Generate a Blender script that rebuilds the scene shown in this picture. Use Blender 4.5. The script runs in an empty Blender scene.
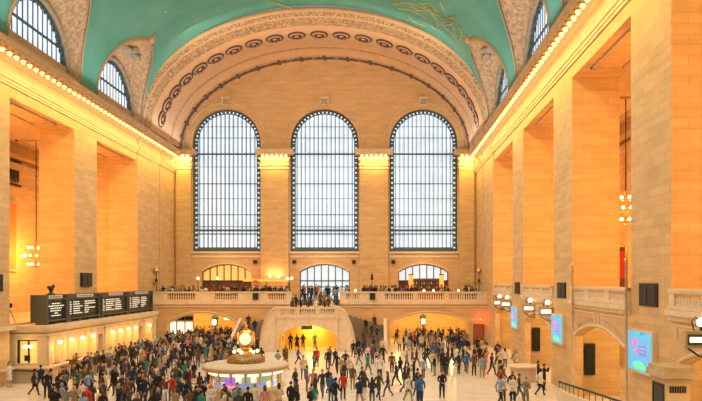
import bpy, math, random
from mathutils import Vector, Matrix
from math import sin, cos, pi, sqrt, asin, atan2
random.seed(7)
C = bpy.context.scene.collection
SC = bpy.context.scene

# ------------------------------------------------------------------ camera
EYE = 7.1            # eye height above the main floor
F, VX, VY = 640.0, 380.0, 281.0
cam = bpy.data.cameras.new('camera')
cam.sensor_width = 36.0
cam.lens = F * 36.0 / 702.0
cam.shift_x = -(VX - 351.0) / 702.0
cam.shift_y = (VY - 200.5) / 702.0
cam.clip_end = 400
co = bpy.data.objects.new('camera', cam); C.objects.link(co)
co.location = (0, 0, EYE); co.rotation_euler = (pi / 2, 0, 0)
SC.camera = co

# ------------------------------------------------------------------ light
SC.view_settings.view_transform = 'Standard'
SC.view_settings.look = 'None'
SC.view_settings.gamma = 1.0
SC.view_settings.use_curve_mapping = False
SC.view_settings.exposure = 0.0
w = bpy.data.worlds.new('world'); SC.world = w; w.use_nodes = True
w.node_tree.nodes['Background'].inputs[0].default_value = (1.0, .82, .60, 1)
w.node_tree.nodes['Background'].inputs[1].default_value = 0.30

K = .40
def area(loc, sx, sy, power, col, direction=(0, 0, -1), spread=pi):
    l = bpy.data.lights.new('area_light', 'AREA'); l.shape = 'RECTANGLE'
    l.size = sx; l.size_y = sy; l.energy = power * K; l.color = col; l.spread = spread
    o = bpy.data.objects.new('area_light', l); C.objects.link(o); o.location = loc
    if sy > 40:                       # long strips run along the hall
        z = -Vector(direction).normalized(); y = Vector((0, 1, 0)); x = y.cross(z).normalized()
        o.rotation_euler = Matrix(((x.x, y.x, z.x), (x.y, y.y, z.y), (x.z, y.z, z.z))).to_euler()
    else: o.rotation_euler = Vector(direction).to_track_quat('-Z', 'Y').to_euler()
    return o

def point(loc, power, col, r=.3):
    l = bpy.data.lights.new('point_light', 'POINT'); l.energy = power * K; l.color = col; l.shadow_soft_size = r
    o = bpy.data.objects.new('point_light', l); C.objects.link(o); o.location = loc
    return o

WARM = (1.0, .72, .40); AMBER = (1.0, .37, .065); NEUT = (1.0, .90, .76)
for d in (14, 38, 60):
    area((-6.75, d, 23.0), 22, 18, 8200, (1.0, .84, .64))                     # added overhead fill for the hall, no lamp hangs there
for X, s in ((-23.9, 1), (10.4, -1)):
    area((X + s * .2, 37, 23.6), 1.2, 82, 3800, (1.0, .93, .80), (s * .5, 0, 1))          # added unseen strip that brightens the vault
    area((X + s * .5, 37, 21.3), .5, 82, 6500, (1.0, .62, .13), (-s * .8, 0, -1))        # cornice wash on the wall
for d in (21.3, 34.8, 48.3, 61.9):
    point((-32.0, d - 1.5, 9.5), 3500, AMBER, .6)
    point((17.6, d - 1.5, 9.5), 2600, AMBER, .6)
    area((-27.3, d - 3.0, 13.0), 1.6, 12, 1350, AMBER, (0, 1, 0))  # invisible upright lights on both sides, added to turn the jambs amber
    area((13.8, d - 3.0, 13.0), 1.6, 12, 1350, AMBER, (0, 1, 0))
for X_ in (-24.1, -12.97, -.75, 10.8): area((X_, 77.9, 22.1), 3 if -20 < X_ < 9 else 1.6, .3, 420, (1.0, .62, .13), (0, .7, -1))
area((-6.75, 64, 30), 26, 6, 1900, (1.0, .82, .60), (0, 1, -.15))         # unseen fill light added to brighten the end wall
for X in (-19.5, 5.4):
    for dx in (-3.2, 0, 3.2):
        point((X + dx, 75.5, 3.2), 620, (1.0, .62, .18), .3)
point((-7.2, 68.0, 2.0), 520, (1.0, .62, .14), .3)
for X in (-19, -6.9, 5.4):
    point((X, 76.5, 9.4), 260, WARM, .3)

# ------------------------------------------------------------------ materials
def mat(name, col, rough=.6, metal=0.0, emit=None, es=0.0, noise=0.0, nscale=4.0, col2=None, bump=0.0, spec=None):
    m = bpy.data.materials.new(name); m.use_nodes = True
    nt = m.node_tree; b = nt.nodes['Principled BSDF']
    b.inputs['Base Color'].default_value = (*col, 1); b.inputs['Roughness'].default_value = rough
    b.inputs['Metallic'].default_value = metal
    if spec is not None: b.inputs['Specular IOR Level'].default_value = spec
    if emit:
        b.inputs['Emission Color'].default_value = (*emit, 1); b.inputs['Emission Strength'].default_value = es
    if noise or col2 or bump:
        tc = nt.nodes.new('ShaderNodeTexCoord')
        n = nt.nodes.new('ShaderNodeTexNoise'); n.inputs['Scale'].default_value = nscale; n.inputs['Detail'].default_value = 5
        nt.links.new(tc.outputs['Object'], n.inputs['Vector'])
        if noise or col2:
            r = nt.nodes.new('ShaderNodeValToRGB')
            c2 = col2 or tuple(max(0, c * (1 - noise)) for c in col)
            r.color_ramp.elements[0].position = .36; r.color_ramp.elements[1].position = .62
            r.color_ramp.elements[0].color = (*c2, 1); r.color_ramp.elements[1].color = (*col, 1)
            nt.links.new(n.outputs['Fac'], r.inputs[0]); nt.links.new(r.outputs[0], b.inputs['Base Color'])
        if bump:
            bp = nt.nodes.new('ShaderNodeBump'); bp.inputs['Strength'].default_value = bump; bp.inputs['Distance'].default_value = .1
            nt.links.new(n.outputs['Fac'], bp.inputs['Height']); nt.links.new(bp.outputs[0], b.inputs['Normal'])
    return m

def stone(name, c1, c2, mortar, bw=1.05, rh=.43, ms=.012, rough=.65):
    """ashlar courses, laid out in metres through the mesh's own UV map"""
    m = bpy.data.materials.new(name); m.use_nodes = True
    nt = m.node_tree; b = nt.nodes['Principled BSDF']; b.inputs['Roughness'].default_value = rough
    uv = nt.nodes.new('ShaderNodeUVMap'); uv.uv_map = 'UVMap'
    br = nt.nodes.new('ShaderNodeTexBrick')
    br.inputs['Color1'].default_value = (*c1, 1); br.inputs['Color2'].default_value = (*c2, 1)
    br.inputs['Mortar'].default_value = (*mortar, 1); br.inputs['Scale'].default_value = 1.0
    br.inputs['Mortar Size'].default_value = ms; br.inputs['Mortar Smooth'].default_value = .3
    br.inputs['Brick Width'].default_value = bw; br.inputs['Row Height'].default_value = rh
    nt.links.new(uv.outputs[0], br.inputs['Vector'])
    n = nt.nodes.new('ShaderNodeTexNoise'); n.inputs['Scale'].default_value = .9; n.inputs['Detail'].default_value = 6
    mp = nt.nodes.new('ShaderNodeMapping'); mp.inputs['Scale'].default_value = (.5, 2.2, 1)
    nt.links.new(uv.outputs[0], mp.inputs[0]); nt.links.new(mp.outputs[0], n.inputs['Vector'])
    r = nt.nodes.new('ShaderNodeValToRGB'); r.color_ramp.elements[0].position = .3; r.color_ramp.elements[1].position = .7
    r.color_ramp.elements[0].color = (.86, .83, .8, 1); r.color_ramp.elements[1].color = (1.05, 1.05, 1.05, 1)
    nt.links.new(n.outputs['Fac'], r.inputs[0])
    mx = nt.nodes.new('ShaderNodeMix'); mx.data_type = 'RGBA'; mx.blend_type = 'MULTIPLY'; mx.inputs[0].default_value = 1
    nt.links.new(br.outputs['Color'], mx.inputs[6]); nt.links.new(r.outputs[0], mx.inputs[7])
    nt.links.new(mx.outputs[2], b.inputs['Base Color'])
    return m

M = {}
M['stone'] = stone('ashlar_stone', (.66, .47, .25), (.58, .405, .21), (.47, .32, .165))
M['stone_wall'] = stone('end_wall_stone', (.67, .46, .25), (.63, .43, .23), (.52, .35, .185), 1.5, .55, .012)
M['smooth'] = mat('smooth_stone', (.66, .52, .36), .6, noise=.12, nscale=1.3)
M['pale'] = mat('pale_marble', (.74, .62, .46), .45, noise=.12, nscale=2.0)
M['mould'] = mat('moulded_stone', (.55, .42, .28), .6, noise=.2, nscale=2)
M['plaster'] = mat('plaster', (.66, .45, .28), .7, noise=.08, nscale=1)
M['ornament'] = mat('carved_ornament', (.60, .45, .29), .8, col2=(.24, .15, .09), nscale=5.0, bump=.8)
M['spandrel'] = mat('carved_spandrel', (.64, .49, .35), .8, col2=(.40, .29, .20), nscale=3.5, bump=1.0)
M['greystone'] = mat('grey_moulding', (.42, .38, .32), .7, noise=.3, nscale=3)
M['bronze'] = mat('dark_bronze', (.035, .045, .045), .45, .5, noise=.3)
M['iron'] = mat('window_iron', (.08, .13, .16), .5, .2)
M['gold'] = mat('gilt', (.90, .58, .18), .3, .8)
M['brass'] = mat('brass', (.75, .48, .15), .28, 1.0)
M['black'] = mat('black', (.012, .012, .012), .5)
M['boardframe'] = mat('board_frame', (.10, .11, .095), .5, .3)
M['boardpanel'] = mat('board_panel', (.006, .014, .016), .3)
M['letters'] = mat('board_letters', (.62, .64, .50), .5, emit=(1, 1, .78), es=.6)
M['white'] = mat('white_paint', (.8, .8, .78), .5)
M['bulb'] = mat('bulb_glass', (1, .85, .5), .4, emit=(1, .70, .30), es=1.7)
M['globe'] = mat('globe_glass', (1, .9, .7), .4, emit=(1, .78, .42), es=3)
M['clockglobe'] = mat('clock_globe_glass', (1, .9, .7), .4, emit=(1, .76, .38), es=1.7)
M['shopglow'] = mat('shop_glow', (1, 1, .9), .4, emit=(1, .90, .66), es=1.2)
M['signglow'] = mat('sign_glow', (1, 1, .9), .4, emit=(1, .93, .70), es=3.2)
M['red'] = mat('red_cloth', (.55, .05, .03), .7)
M['redlamp'] = mat('red_lamp', (1, .1, .05), .4, emit=(1, .12, .05), es=14)
M['barlamp'] = mat('bar_lamp', (1, .3, .05), .4, emit=(1, .22, .03), es=2.2)
M['wood'] = mat('brown_wood', (.16, .07, .04), .5, noise=.3)
M['redwood'] = mat('redwood', (.35, .11, .05), .55, noise=.2)
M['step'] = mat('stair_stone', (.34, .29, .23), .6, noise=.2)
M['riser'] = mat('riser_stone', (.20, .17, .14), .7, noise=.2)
M['steel'] = mat('grey_metal', (.35, .35, .33), .35, .7)
M['glassdim'] = mat('door_glass', (.5, .6, .65), .15, emit=(.75, .9, 1.0), es=.75, noise=.3)
M["glasswarm"] = mat("warm_door_glass", (.75, .48, .18), .2, emit=(1, .50, .12), es=.75)
M['boothglass'] = mat('booth_back_glass', (.35, .38, .30), .2, emit=(.75, .85, .45), es=.22)
M['screenwhite'] = mat('kiosk_lit_panel', (.9, .9, .85), .4, emit=(.95, 1, .70), es=.6)
M['rimlight'] = mat('kiosk_rim_light', (.9, .9, .85), .4, emit=(1, .95, .75), es=1.2)
M['greenroof'] = mat('green_copper', (.08, .25, .10), .5)
M['lampgreen'] = mat('dark_green', (.05, .10, .08), .5)

# window panes: daylight sky seen through frosted panes
m = bpy.data.materials.new('daylight_pane'); m.use_nodes = True; nt = m.node_tree
b = nt.nodes['Principled BSDF']; b.inputs['Roughness'].default_value = .25
tc = nt.nodes.new('ShaderNodeTexCoord'); mp = nt.nodes.new('ShaderNodeMapping'); mp.inputs['Scale'].default_value = (.25, .25, .6)
n = nt.nodes.new('ShaderNodeTexNoise'); n.inputs['Scale'].default_value = 1; n.inputs['Detail'].default_value = 2
r = nt.nodes.new('ShaderNodeValToRGB'); r.color_ramp.elements[0].position = .35; r.color_ramp.elements[1].position = .6
r.color_ramp.elements[0].color = (.56, .70, .86, 1); r.color_ramp.elements[1].color = (.74, .86, 1.0, 1)
nt.links.new(tc.outputs['Object'], mp.inputs[0]); nt.links.new(mp.outputs[0], n.inputs['Vector'])
nt.links.new(n.outputs['Fac'], r.inputs[0]); nt.links.new(r.outputs[0], b.inputs['Emission Color'])
b.inputs['Base Color'].default_value = (.5, .6, .65, 1); b.inputs['Emission Strength'].default_value = 1.03
M['pane'] = m

# screens: blue/pink poster image on a lit display
def screen_mat(name, seed):
    m = bpy.data.materials.new(name); m.use_nodes = True; nt = m.node_tree
    b = nt.nodes['Principled BSDF']
    tc = nt.nodes.new('ShaderNodeTexCoord'); mp = nt.nodes.new('ShaderNodeMapping'); mp.inputs['Location'].default_value = (seed, seed * 2, 0)
    n = nt.nodes.new('ShaderNodeTexNoise'); n.inputs['Scale'].default_value = .9; n.inputs['Detail'].default_value = 2
    r = nt.nodes.new('ShaderNodeValToRGB'); r.color_ramp.interpolation = 'LINEAR'
    e = r.color_ramp.elements
    e[0].position = .33; e[0].color = (.02, .35, .75, 1); e[1].position = .80; e[1].color = (.65, .20, .55, 1)
    x = e.new(.45); x.color = (.10, .65, .80, 1); x = e.new(.57); x.color = (.12, .55, .88, 1)
    nt.links.new(tc.outputs['Object'], mp.inputs[0]); nt.links.new(mp.outputs[0], n.inputs['Vector'])
    nt.links.new(n.outputs['Fac'], r.inputs[0]); nt.links.new(r.outputs[0], b.inputs['Emission Color'])
    b.inputs['Base Color'].default_value = (.02, .05, .08, 1); b.inputs['Emission Strength'].default_value = 1.0
    return m
M['screen'] = screen_mat('poster_screen', 3.0)
M['screenpink'] = mat('poster_pink', (.7, .1, .3), .4, emit=(.9, .18, .45), es=.9)
M['screengreen'] = mat('poster_green', (.1, .6, .3), .4, emit=(.12, .8, .42), es=.9)
M['screenblue'] = mat('poster_blue', (.1, .2, .6), .4, emit=(.10, .22, .75), es=.9)
M['purple'] = mat('kiosk_screen', (.3, .1, .5), .4, emit=(.40, .14, .85), es=.8)
M['pink'] = mat('kiosk_screen_band', (.8, .3, .3), .4, emit=(1, .40, .3), es=.8)
M['bluescreen'] = mat('kiosk_monitor', (.1, .2, .6), .4, emit=(.25, .45, 1), es=.6)

# vault: turquoise plaster with faint mottling and small gilt stars
m = bpy.data.materials.new('turquoise_vault'); m.use_nodes = True; nt = m.node_tree
b = nt.nodes['Principled BSDF']; b.inputs['Roughness'].default_value = .75
tc = nt.nodes.new('ShaderNodeTexCoord')
n = nt.nodes.new('ShaderNodeTexNoise'); n.inputs['Scale'].default_value = .35; n.inputs['Detail'].default_value = 7
r = nt.nodes.new('ShaderNodeValToRGB'); r.color_ramp.elements[0].position = .3; r.color_ramp.elements[1].position = .72
r.color_ramp.elements[0].color = (.085, .37, .36, 1); r.color_ramp.elements[1].color = (.14, .47, .45, 1)
v = nt.nodes.new('ShaderNodeTexVoronoi'); v.inputs['Scale'].default_value = .45
lt = nt.nodes.new('ShaderNodeMath'); lt.operation = 'LESS_THAN'; lt.inputs[1].default_value = .04
mx = nt.nodes.new('ShaderNodeMix'); mx.data_type = 'RGBA'; mx.inputs[7].default_value = (.65, .6, .25, 1)
nt.links.new(tc.outputs['Object'], n.inputs['Vector']); nt.links.new(tc.outputs['Object'], v.inputs['Vector'])
nt.links.new(n.outputs['Fac'], r.inputs[0]); nt.links.new(r.outputs[0], mx.inputs[6])
nt.links.new(v.outputs['Distance'], lt.inputs[0]); nt.links.new(lt.outputs[0], mx.inputs[0]); nt.links.new(mx.outputs[2], b.inputs['Base Color'])
M['vault'] = m

# floor: pale polished marble slabs
m = stone('marble_floor', (.86, .81, .75), (.82, .77, .71), (.66, .60, .53), 1.4, 1.4, .02, .22)
M['floor'] = m

# ------------------------------------------------------------------ mesh builder
class MB:
    def __init__(s, T=None):
        s.v = []; s.f = []; s.mi = []; s.T = T; s.sm = []
    def add(s, vs, fs, mi=0, smooth=False):
        n = len(s.v); T = s.T
        s.v.extend([T(*p) if T else tuple(p) for p in vs])
        for f in fs:
            s.f.append([n + i for i in f]); s.mi.append(mi); s.sm.append(smooth)
        return s
    def box(s, x0, x1, y0, y1, z0, z1, mi=0):
        return s.add([(x0, y0, z0), (x1, y0, z0), (x1, y1, z0), (x0, y1, z0), (x0, y0, z1), (x1, y0, z1), (x1, y1, z1), (x0, y1, z1)],
              [(0, 3, 2, 1), (4, 5, 6, 7), (0, 1, 5, 4), (1, 2, 6, 5), (2, 3, 7, 6), (3, 0, 4, 7)], mi)
    def quad(s, a, b, c, d, mi=0):
        return s.add([a, b, c, d], [(0, 1, 2, 3)], mi)
    def grid(s, rows, mi=0, smooth=True, closed=False, mif=None):
        nr, nc = len(rows), len(rows[0]); n = len(s.v); T = s.T
        for r_ in rows: s.v.extend([T(*p) if T else tuple(p) for p in r_])
        for i in range(nr - 1):
            for j in range(nc if closed else nc - 1):
                k = (j + 1) % nc
                s.f.append([n + i * nc + j, n + i * nc + k, n + (i + 1) * nc + k, n + (i + 1) * nc + j])
                s.mi.append(mif(i) if mif else mi); s.sm.append(smooth)
        return s
    def lathe(s, prof, c=(0, 0, 0), n=12, mi=0, smooth=True, axis='z'):
        rows = []
        for r_, h in prof:
            row = []
            for k in range(n):
                a = 2 * pi * k / n
                if axis == 'z': row.append((c[0] + r_ * cos(a), c[1] + r_ * sin(a), c[2] + h))
                elif axis == 'y': row.append((c[0] + r_ * cos(a), c[1] + h, c[2] + r_ * sin(a)))
                else: row.append((c[0] + h, c[1] + r_ * cos(a), c[2] + r_ * sin(a)))
            rows.append(row)
        return s.grid(rows, mi, smooth, True)
    def ball(s, c, rx, ry=None, rz=None, n=12, mi=0):
        ry = ry or rx; rz = rz or rx; m_ = max(5, n * 2 // 3); rows = []
        for i in range(m_ + 1):
            t = pi * i / m_; q = max(.001, sin(t))
            rows.append([(c[0] + rx * q * cos(2 * pi * k / n), c[1] + ry * q * sin(2 * pi * k / n), c[2] - rz * cos(t)) for k in range(n)])
        return s.grid(rows, mi, True, True)
    def tube(s, pts, r_, n=6, mi=0, smooth=True):
        rows = []; P = [Vector(p) for p in pts]
        for i, p in enumerate(P):
            t = (P[min(i + 1, len(P) - 1)] - P[max(i - 1, 0)])
            t = t.normalized() if t.length > 1e-9 else Vector((0, 0, 1))
            u = Vector((0, 0, 1)) if abs(t.z) < .9 else Vector((1, 0, 0))
            a = t.cross(u).normalized(); c_ = t.cross(a)
            rr = r_[i] if isinstance(r_, (list, tuple)) else r_
            rows.append([tuple(p + a * rr * cos(2 * pi * k / n) + c_ * rr * sin(2 * pi * k / n)) for k in range(n)])
        s.grid(rows, mi, smooth, True)
        m0 = len(rows) * n
        s.f.append([len(s.v) - m0 + k for k in range(n)]); s.mi.append(mi); s.sm.append(False)
        s.f.append([len(s.v) - n + k for k in reversed(range(n))]); s.mi.append(mi); s.sm.append(False)
        return s
    def sweep(s, pts, w2, h2, mi=0):
        """rectangular section swept along a path, upright"""
        P = [Vector(p) for p in pts]; rows = []
        for i, p in enumerate(P):
            t = (P[min(i + 1, len(P) - 1)] - P[max(i - 1, 0)]); t.z = 0
            t = t.normalized() if t.length > 1e-9 else Vector((1, 0, 0))
            a = Vector((-t.y, t.x, 0)) * w2
            rows.append([tuple(p + a + Vector((0, 0, h2))), tuple(p - a + Vector((0, 0, h2))), tuple(p - a - Vector((0, 0, h2))), tuple(p + a - Vector((0, 0, h2)))])
        s.grid(rows, mi, False, True)
        k = len(s.v)
        s.f.append([k - len(rows) * 4 + j for j in range(4)]); s.mi.append(mi); s.sm.append(False)
        s.f.append([k - 1, k - 2, k - 3, k - 4]); s.mi.append(mi); s.sm.append(False)
        return s
    def mesh(s, name, mats):
        me = bpy.data.meshes.new(name); me.from_pydata(s.v, [], s.f)
        if not isinstance(mats, (list, tuple)): mats = [mats]
        for m_ in mats: me.materials.append(m_)
        me.polygons.foreach_set('material_index', s.mi); me.polygons.foreach_set('use_smooth', s.sm)
        uvl = me.uv_layers.new(name='UVMap'); co_ = []
        V = s.v
        for p in me.polygons:
            nx, ny, nz = (abs(q) for q in p.normal)
            for vi in p.vertices:
                x, y, z = V[vi]
                if nz >= nx and nz >= ny: co_ += (x, y)
                elif nx >= ny: co_ += (y, z)
                else: co_ += (x, z)
        uvl.data.foreach_set('uv', co_)
        me.update(); return me
    def build(s, name, mats, parent=None, loc=None, kind=None):
        o = bpy.data.objects.new(name, s.mesh(name, mats)); C.objects.link(o)
        if parent is not None: o.parent = parent
        if loc is not None: o.location = loc
        if kind: o['kind'] = kind
        return o

def empty(name, loc=(0, 0, 0), rz=0.0):
    o = bpy.data.objects.new(name, None); C.objects.link(o); o.location = loc; o.rotation_euler = (0, 0, rz); return o
def tag(o, label, cat, group=None, kind=None):
    o['label'] = label; o['category'] = cat
    if group: o['group'] = group
    if kind: o['kind'] = kind
    return o
def inst(o, name, parent=None, loc=None, rz=None):
    c = o.copy(); c.name = name; C.objects.link(c)
    c.parent = parent
    if loc is not None: c.location = loc
    if rz is not None: c.rotation_euler = (0, 0, rz)
    return c
def kids(o): return [c for c in bpy.data.objects if c.parent == o]
def copy_tree(o, loc, rz=0.0, scale=None, ch=None):
    r_ = o.copy(); C.objects.link(r_); r_.location = loc; r_.rotation_euler = (0, 0, rz)
    if scale: r_.scale = (scale,) * 3
    out = [r_]
    for c in (ch if ch is not None else kids(o)):
        d = c.copy(); C.objects.link(d); d.parent = r_; out.append(d)
        if ch is None:
            for g in kids(c):
                e = g.copy(); C.objects.link(e); e.parent = d
    return r_ if ch is None else out
def struct(o, label=None):
    o['kind'] = 'structure'
    if label: o['label'] = label
    return o
def PX(px, D): return (px - VX) * D / F
def PZ(py, D): return EYE - (py - VY) * D / F

# ------------------------------------------------------------------ the hall's dimensions
XL, XR, CX, YE = -25.4, 11.9, -6.75, 79.2
Y0 = -6.0
PN, PW, PP = 26.15, 4.2, 13.53            # pier near edge, width, pitch
PD = 2.95                                 # pier depth
ZO = 19.7                                # top of side openings
ZS = 23.6                                # springing of the vault
BC = [7.1, 20.7, 34.2, 47.75, 61.3]       # bay centres
TL = lambda u, w_, z: (XL - w_, u, z)     # left wall: u along Y, w into the wall
TR = lambda u, w_, z: (XR + w_, u, z)
TE = lambda u, w_, z: (u, YE + w_, z)

# floor
MB().quad((-42, Y0, 0), (28, Y0, 0), (28, 100, 0), (-42, 100, 0)).build('floor', M['floor'], kind='structure')

def wall_cols(mb, u0, u1, zlo, zhi, ops, thick, step=.35, mi=0, rmi=0):
    """front face w=0 with openings (a,b,lo,hi) where lo/hi are functions of u, plus reveals"""
    cuts = {u0, u1}
    for a, b_, lo, hi, curved in ops:
        cuts |= {a, b_}
        if curved:
            n_ = 24
            for k in range(n_ + 1): cuts.add((a + b_) / 2 - (b_ - a) / 2 * cos(pi * k / n_))
    if callable(zhi):
        k = u0
        while k < u1: cuts.add(k); k += 1.0
    zh = zhi if callable(zhi) else (lambda u: zhi)
    cs = sorted(cuts); cl = [cs[0]]
    for c_ in cs[1:]:
        if c_ - cl[-1] > 1e-4: cl.append(c_)
    for a, b_ in zip(cl, cl[1:]):
        mid = (a + b_) / 2
        here = sorted([o for o in ops if o[0] < mid < o[1]], key=lambda o: o[2](mid))
        za, zb = zlo, zlo
        for o in here:
            la, lb, ha, hb = o[2](a), o[2](b_), o[3](a), o[3](b_)
            if la > za or lb > zb: mb.quad((a, 0, za), (b_, 0, zb), (b_, 0, lb), (a, 0, la), mi)
            mb.quad((a, 0, ha), (b_, 0, hb), (b_, thick, hb), (a, thick, ha), rmi)
            if lb > zlo + .01: mb.quad((a, 0, la), (b_, 0, lb), (b_, thick, lb), (a, thick, la), rmi)
            za, zb = ha, hb
        mb.quad((a, 0, za), (b_, 0, zb), (b_, 0, zh(b_)), (a, 0, zh(a)), mi)
    for a, b_, lo, hi, _ in ops:
        for u in (a, b_):
            if hi(u) - lo(u) > .01: mb.quad((u, 0, lo(u)), (u, thick, lo(u)), (u, thick, hi(u)), (u, 0, hi(u)), rmi)

def arc(c_, hw, spring, rise):
    return lambda u: spring + rise * sqrt(max(0, 1 - ((u - c_) / hw) ** 2))
def seg(c_, hw, spring, rise):
    R_ = (hw * hw + rise * rise) / (2 * rise)
    return lambda u: spring + rise - R_ + sqrt(max(0, R_ * R_ - (u - c_) ** 2))
const = lambda z: (lambda u: z)

# ------------------------------------------------------------------ side walls: piers, wall over the openings
for side, T in (('left', TL), ('right', TR)):
    mb = MB(T)
    k = -2
    edges = []
    while True:
        n_ = PN + PP * k
        if n_ > 70: break
        f_ = n_ + PW if k < 3 else YE
        edges.append((n_, f_))
        mb.box(n_, f_, 0, PD, 0, ZO)
        k += 1
    mb.box(Y0, edges[0][0] - PP + PW, 0, PD, 0, ZO)
    mb.box(Y0, YE, 0, PD, ZO, 24.4)
    # shallow pilaster strip before the corner
    struct(MB(T).box(73.6, 74.0, -.12, 0, 4.9, 20.6).box(66.75, 67.3, -.10, 0, 4.9, 20.6).build('trim_3', M['stone']))
    # coffer mouldings on each soffit
    for c_ in BC:
        a, b_ = c_ - 3.4 + .1, c_ + 3.6
        for q in ((a, b_, .55, .75), (a, b_, 2.35, 2.55), (a, a + .2, .55, 2.55), (b_ - .2, b_, .55, 2.55)):
            mb.box(q[0], q[1], q[2], q[3], ZO - .12, ZO, 1)
    SIDE_EDGES = edges
    struct(mb.build('wall_' + side, [M['stone'], M['mould']]))
    # aisle behind the piers: gallery floor, outer wall, ceiling
    xo = 9.0 if side == 'left' else 8.2
    zf = 4.1 if side == 'left' else 5.9
    mb = MB(T)
    mb.box(Y0, 67, PD, xo + .5, zf - .4, zf)
    for (a0, a1), (b0, b1) in zip(edges, edges[1:]): mb.box(a1, b0, .1, PD, zf - .4, zf)
    struct(mb.build('floor_gallery', M['smooth']))
    mb = MB(T)
    mb.box(Y0, 70, xo, xo + .5, 0, 20.4)
    mb.box(66.9, 67.3, PD, xo, 0, 20.4)
    for c_ in BC:
        mb.box(c_ + 5.2, c_ + 6.0, xo - .25, xo, zf, 17.5)
        mb.box(c_ + 7.6, c_ + 8.4, xo - .25, xo, zf, 17.5)
    mb.box(Y0, 67, xo - .5, xo, 17.5, 18.1, 1); mb.box(Y0, 67, xo - .8, xo, 18.5, 18.8, 1)
    mb.box(Y0, 67, xo - .15, xo, 16.0, 16.2, 1)
    struct(mb.build('wall_outer_' + side, [M['stone'], M['mould']]))
    mb = MB(T)
    mb.box(Y0, 67, PD, xo + .5, 20.0, 20.4)
    for c_ in BC:
        mb.box(c_ - 3.0, c_ + 3.0, PD + 1.0, PD + 1.25, 19.85, 20.0, 1); mb.box(c_ - 3.0, c_ + 3.0, xo - 1.4, xo - 1.15, 19.85, 20.0, 1)
        mb.box(c_ - 3.0, c_ - 2.75, PD + 1.0, xo - 1.15, 19.85, 20.0, 1); mb.box(c_ + 2.75, c_ + 3.0, PD + 1.0, xo - 1.15, 19.85, 20.0, 1)
    struct(mb.build('ceiling_aisle', [M['smooth'], M['mould']]))
    # cornice, extruded profile (projection, z)
    prof = [(0, 20.45), (.12, 20.45), (.12, 20.6), (.2, 20.62), (.2, 20.78), (.3, 20.82), (.36, 20.98), (.44, 21.08), (.44, 21.16), (.14, 21.2), (.14, 21.85),
            (.3, 21.92), (.42, 22.02), (.42, 22.12), (.5, 22.2), (.62, 22.42), (.95, 22.5), (1.05, 22.56), (1.05, 22.72), (1.12, 22.8), (1.18, 23.0), (1.0, 23.08), (.85, 23.12), (0.85, 23.2), (.4, 23.25), (.4, 23.7), (0, 23.75)]
    mb = MB(T)
    mb.grid([[(Y0, -p, z), (YE, -p, z)] for p, z in prof], 0, False)
    for d_ in (74.0, 67.0):
        mb.grid([[(d_ - .35, -p - .14, z), (d_ + .35, -p - .14, z)] for p, z in prof], 0, False)
        for dd in (-.35, .35):
            for (p, z), (p2, z2) in zip(prof, prof[1:]): mb.quad((d_ + dd, 0, z), (d_ + dd, -p - .14, z), (d_ + dd, -p2 - .14, z2), (d_ + dd, 0, z2))
    cor = struct(mb.build('trim_cornice_' + side, M['smooth']))
    cor['label'] = 'moulded stone cornice lined with glowing bulbs along the %s wall' % side
    bm_ = MB().lathe([(.02, .17), (.13, .16), (.17, .10), (.19, .06)], n=10, mi=1).ball((0, 0, 0), .155, .155, .20, 10, 0)
    bulb = None; d_ = 29.5 if side == 'right' else 38.5
    nb = 0
    while d_ < 78.6 and nb < 99:
        p = (T(d_, -.74, 22.26))
        if bulb is None:
            bulb = bm_.build('light_bulb', [M['bulb'], M['gold']], cor, p)
        else: inst(bulb, 'light_bulb', cor, p)
        d_ += .82; nb += 1
    # brackets between bulbs
    mb = MB(T); d_ = 28.0
    while d_ < 78.8:
        mb.box(d_ - .07, d_ + .07, -1.0, -.45, 22.28, 22.5); d_ += .82
    mb.build('bracket_band', M['gold'], cor)

# ------------------------------------------------------------------ end wall
HW, HH = 17.75, 11.0
top = lambda u: ZS - .4 + (HH + .9) * sqrt(max(0, 1 - ((u - CX) / 19.2) ** 2))
WIN = [-19.0, -6.87, 5.38]; WHW = 4.2; SILL = 10.75; SPR = 24.2
mb = MB(TE)
ops = []
for c_ in WIN:
    ops.append((c_ - WHW, c_ + WHW, const(SILL), arc(c_, WHW, SPR, WHW), True))
    ops.append((c_ - 3.1, c_ + 3.1, const(4.9), seg(c_, 3.1, 8.2, .95), True))
wall_cols(mb, XL, XR, 0, top, ops, .9)
struct(mb.build('wall_back', M['stone_wall']))
mb = MB(TE)                                       # mouldings of the end wall
def capital(mb, a, b_, w0):
    for (z0, z1, e) in ((20.9, 21.15, .08), (21.3, 21.45, .14), (22.0, 22.15, .12), (22.15, 22.3, .2), (22.62, 22.85, .55), (22.85, 23.15, .62), (23.15, 23.3, .5)):
        mb.box(a - e, b_ + e, w0 - e, 0, z0, z1)
PIL = [(-14.7, -11.25), (-2.5, 1.0)]
for a, b_ in PIL:
    mb.box(a, b_, -.45, 0, 4.9, 23.1, 1); capital(mb, a, b_, -.45)
    mb.box(a - .1, b_ + .1, -.6, 0, 4.9, 5.6)
for a, b_ in ((XL + .3, -23.3), (9.75, XR - .3)):
    mb.box(a, b_, -.4, 0, 4.9, 23.1, 1); capital(mb, a, b_, -.4)
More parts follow.
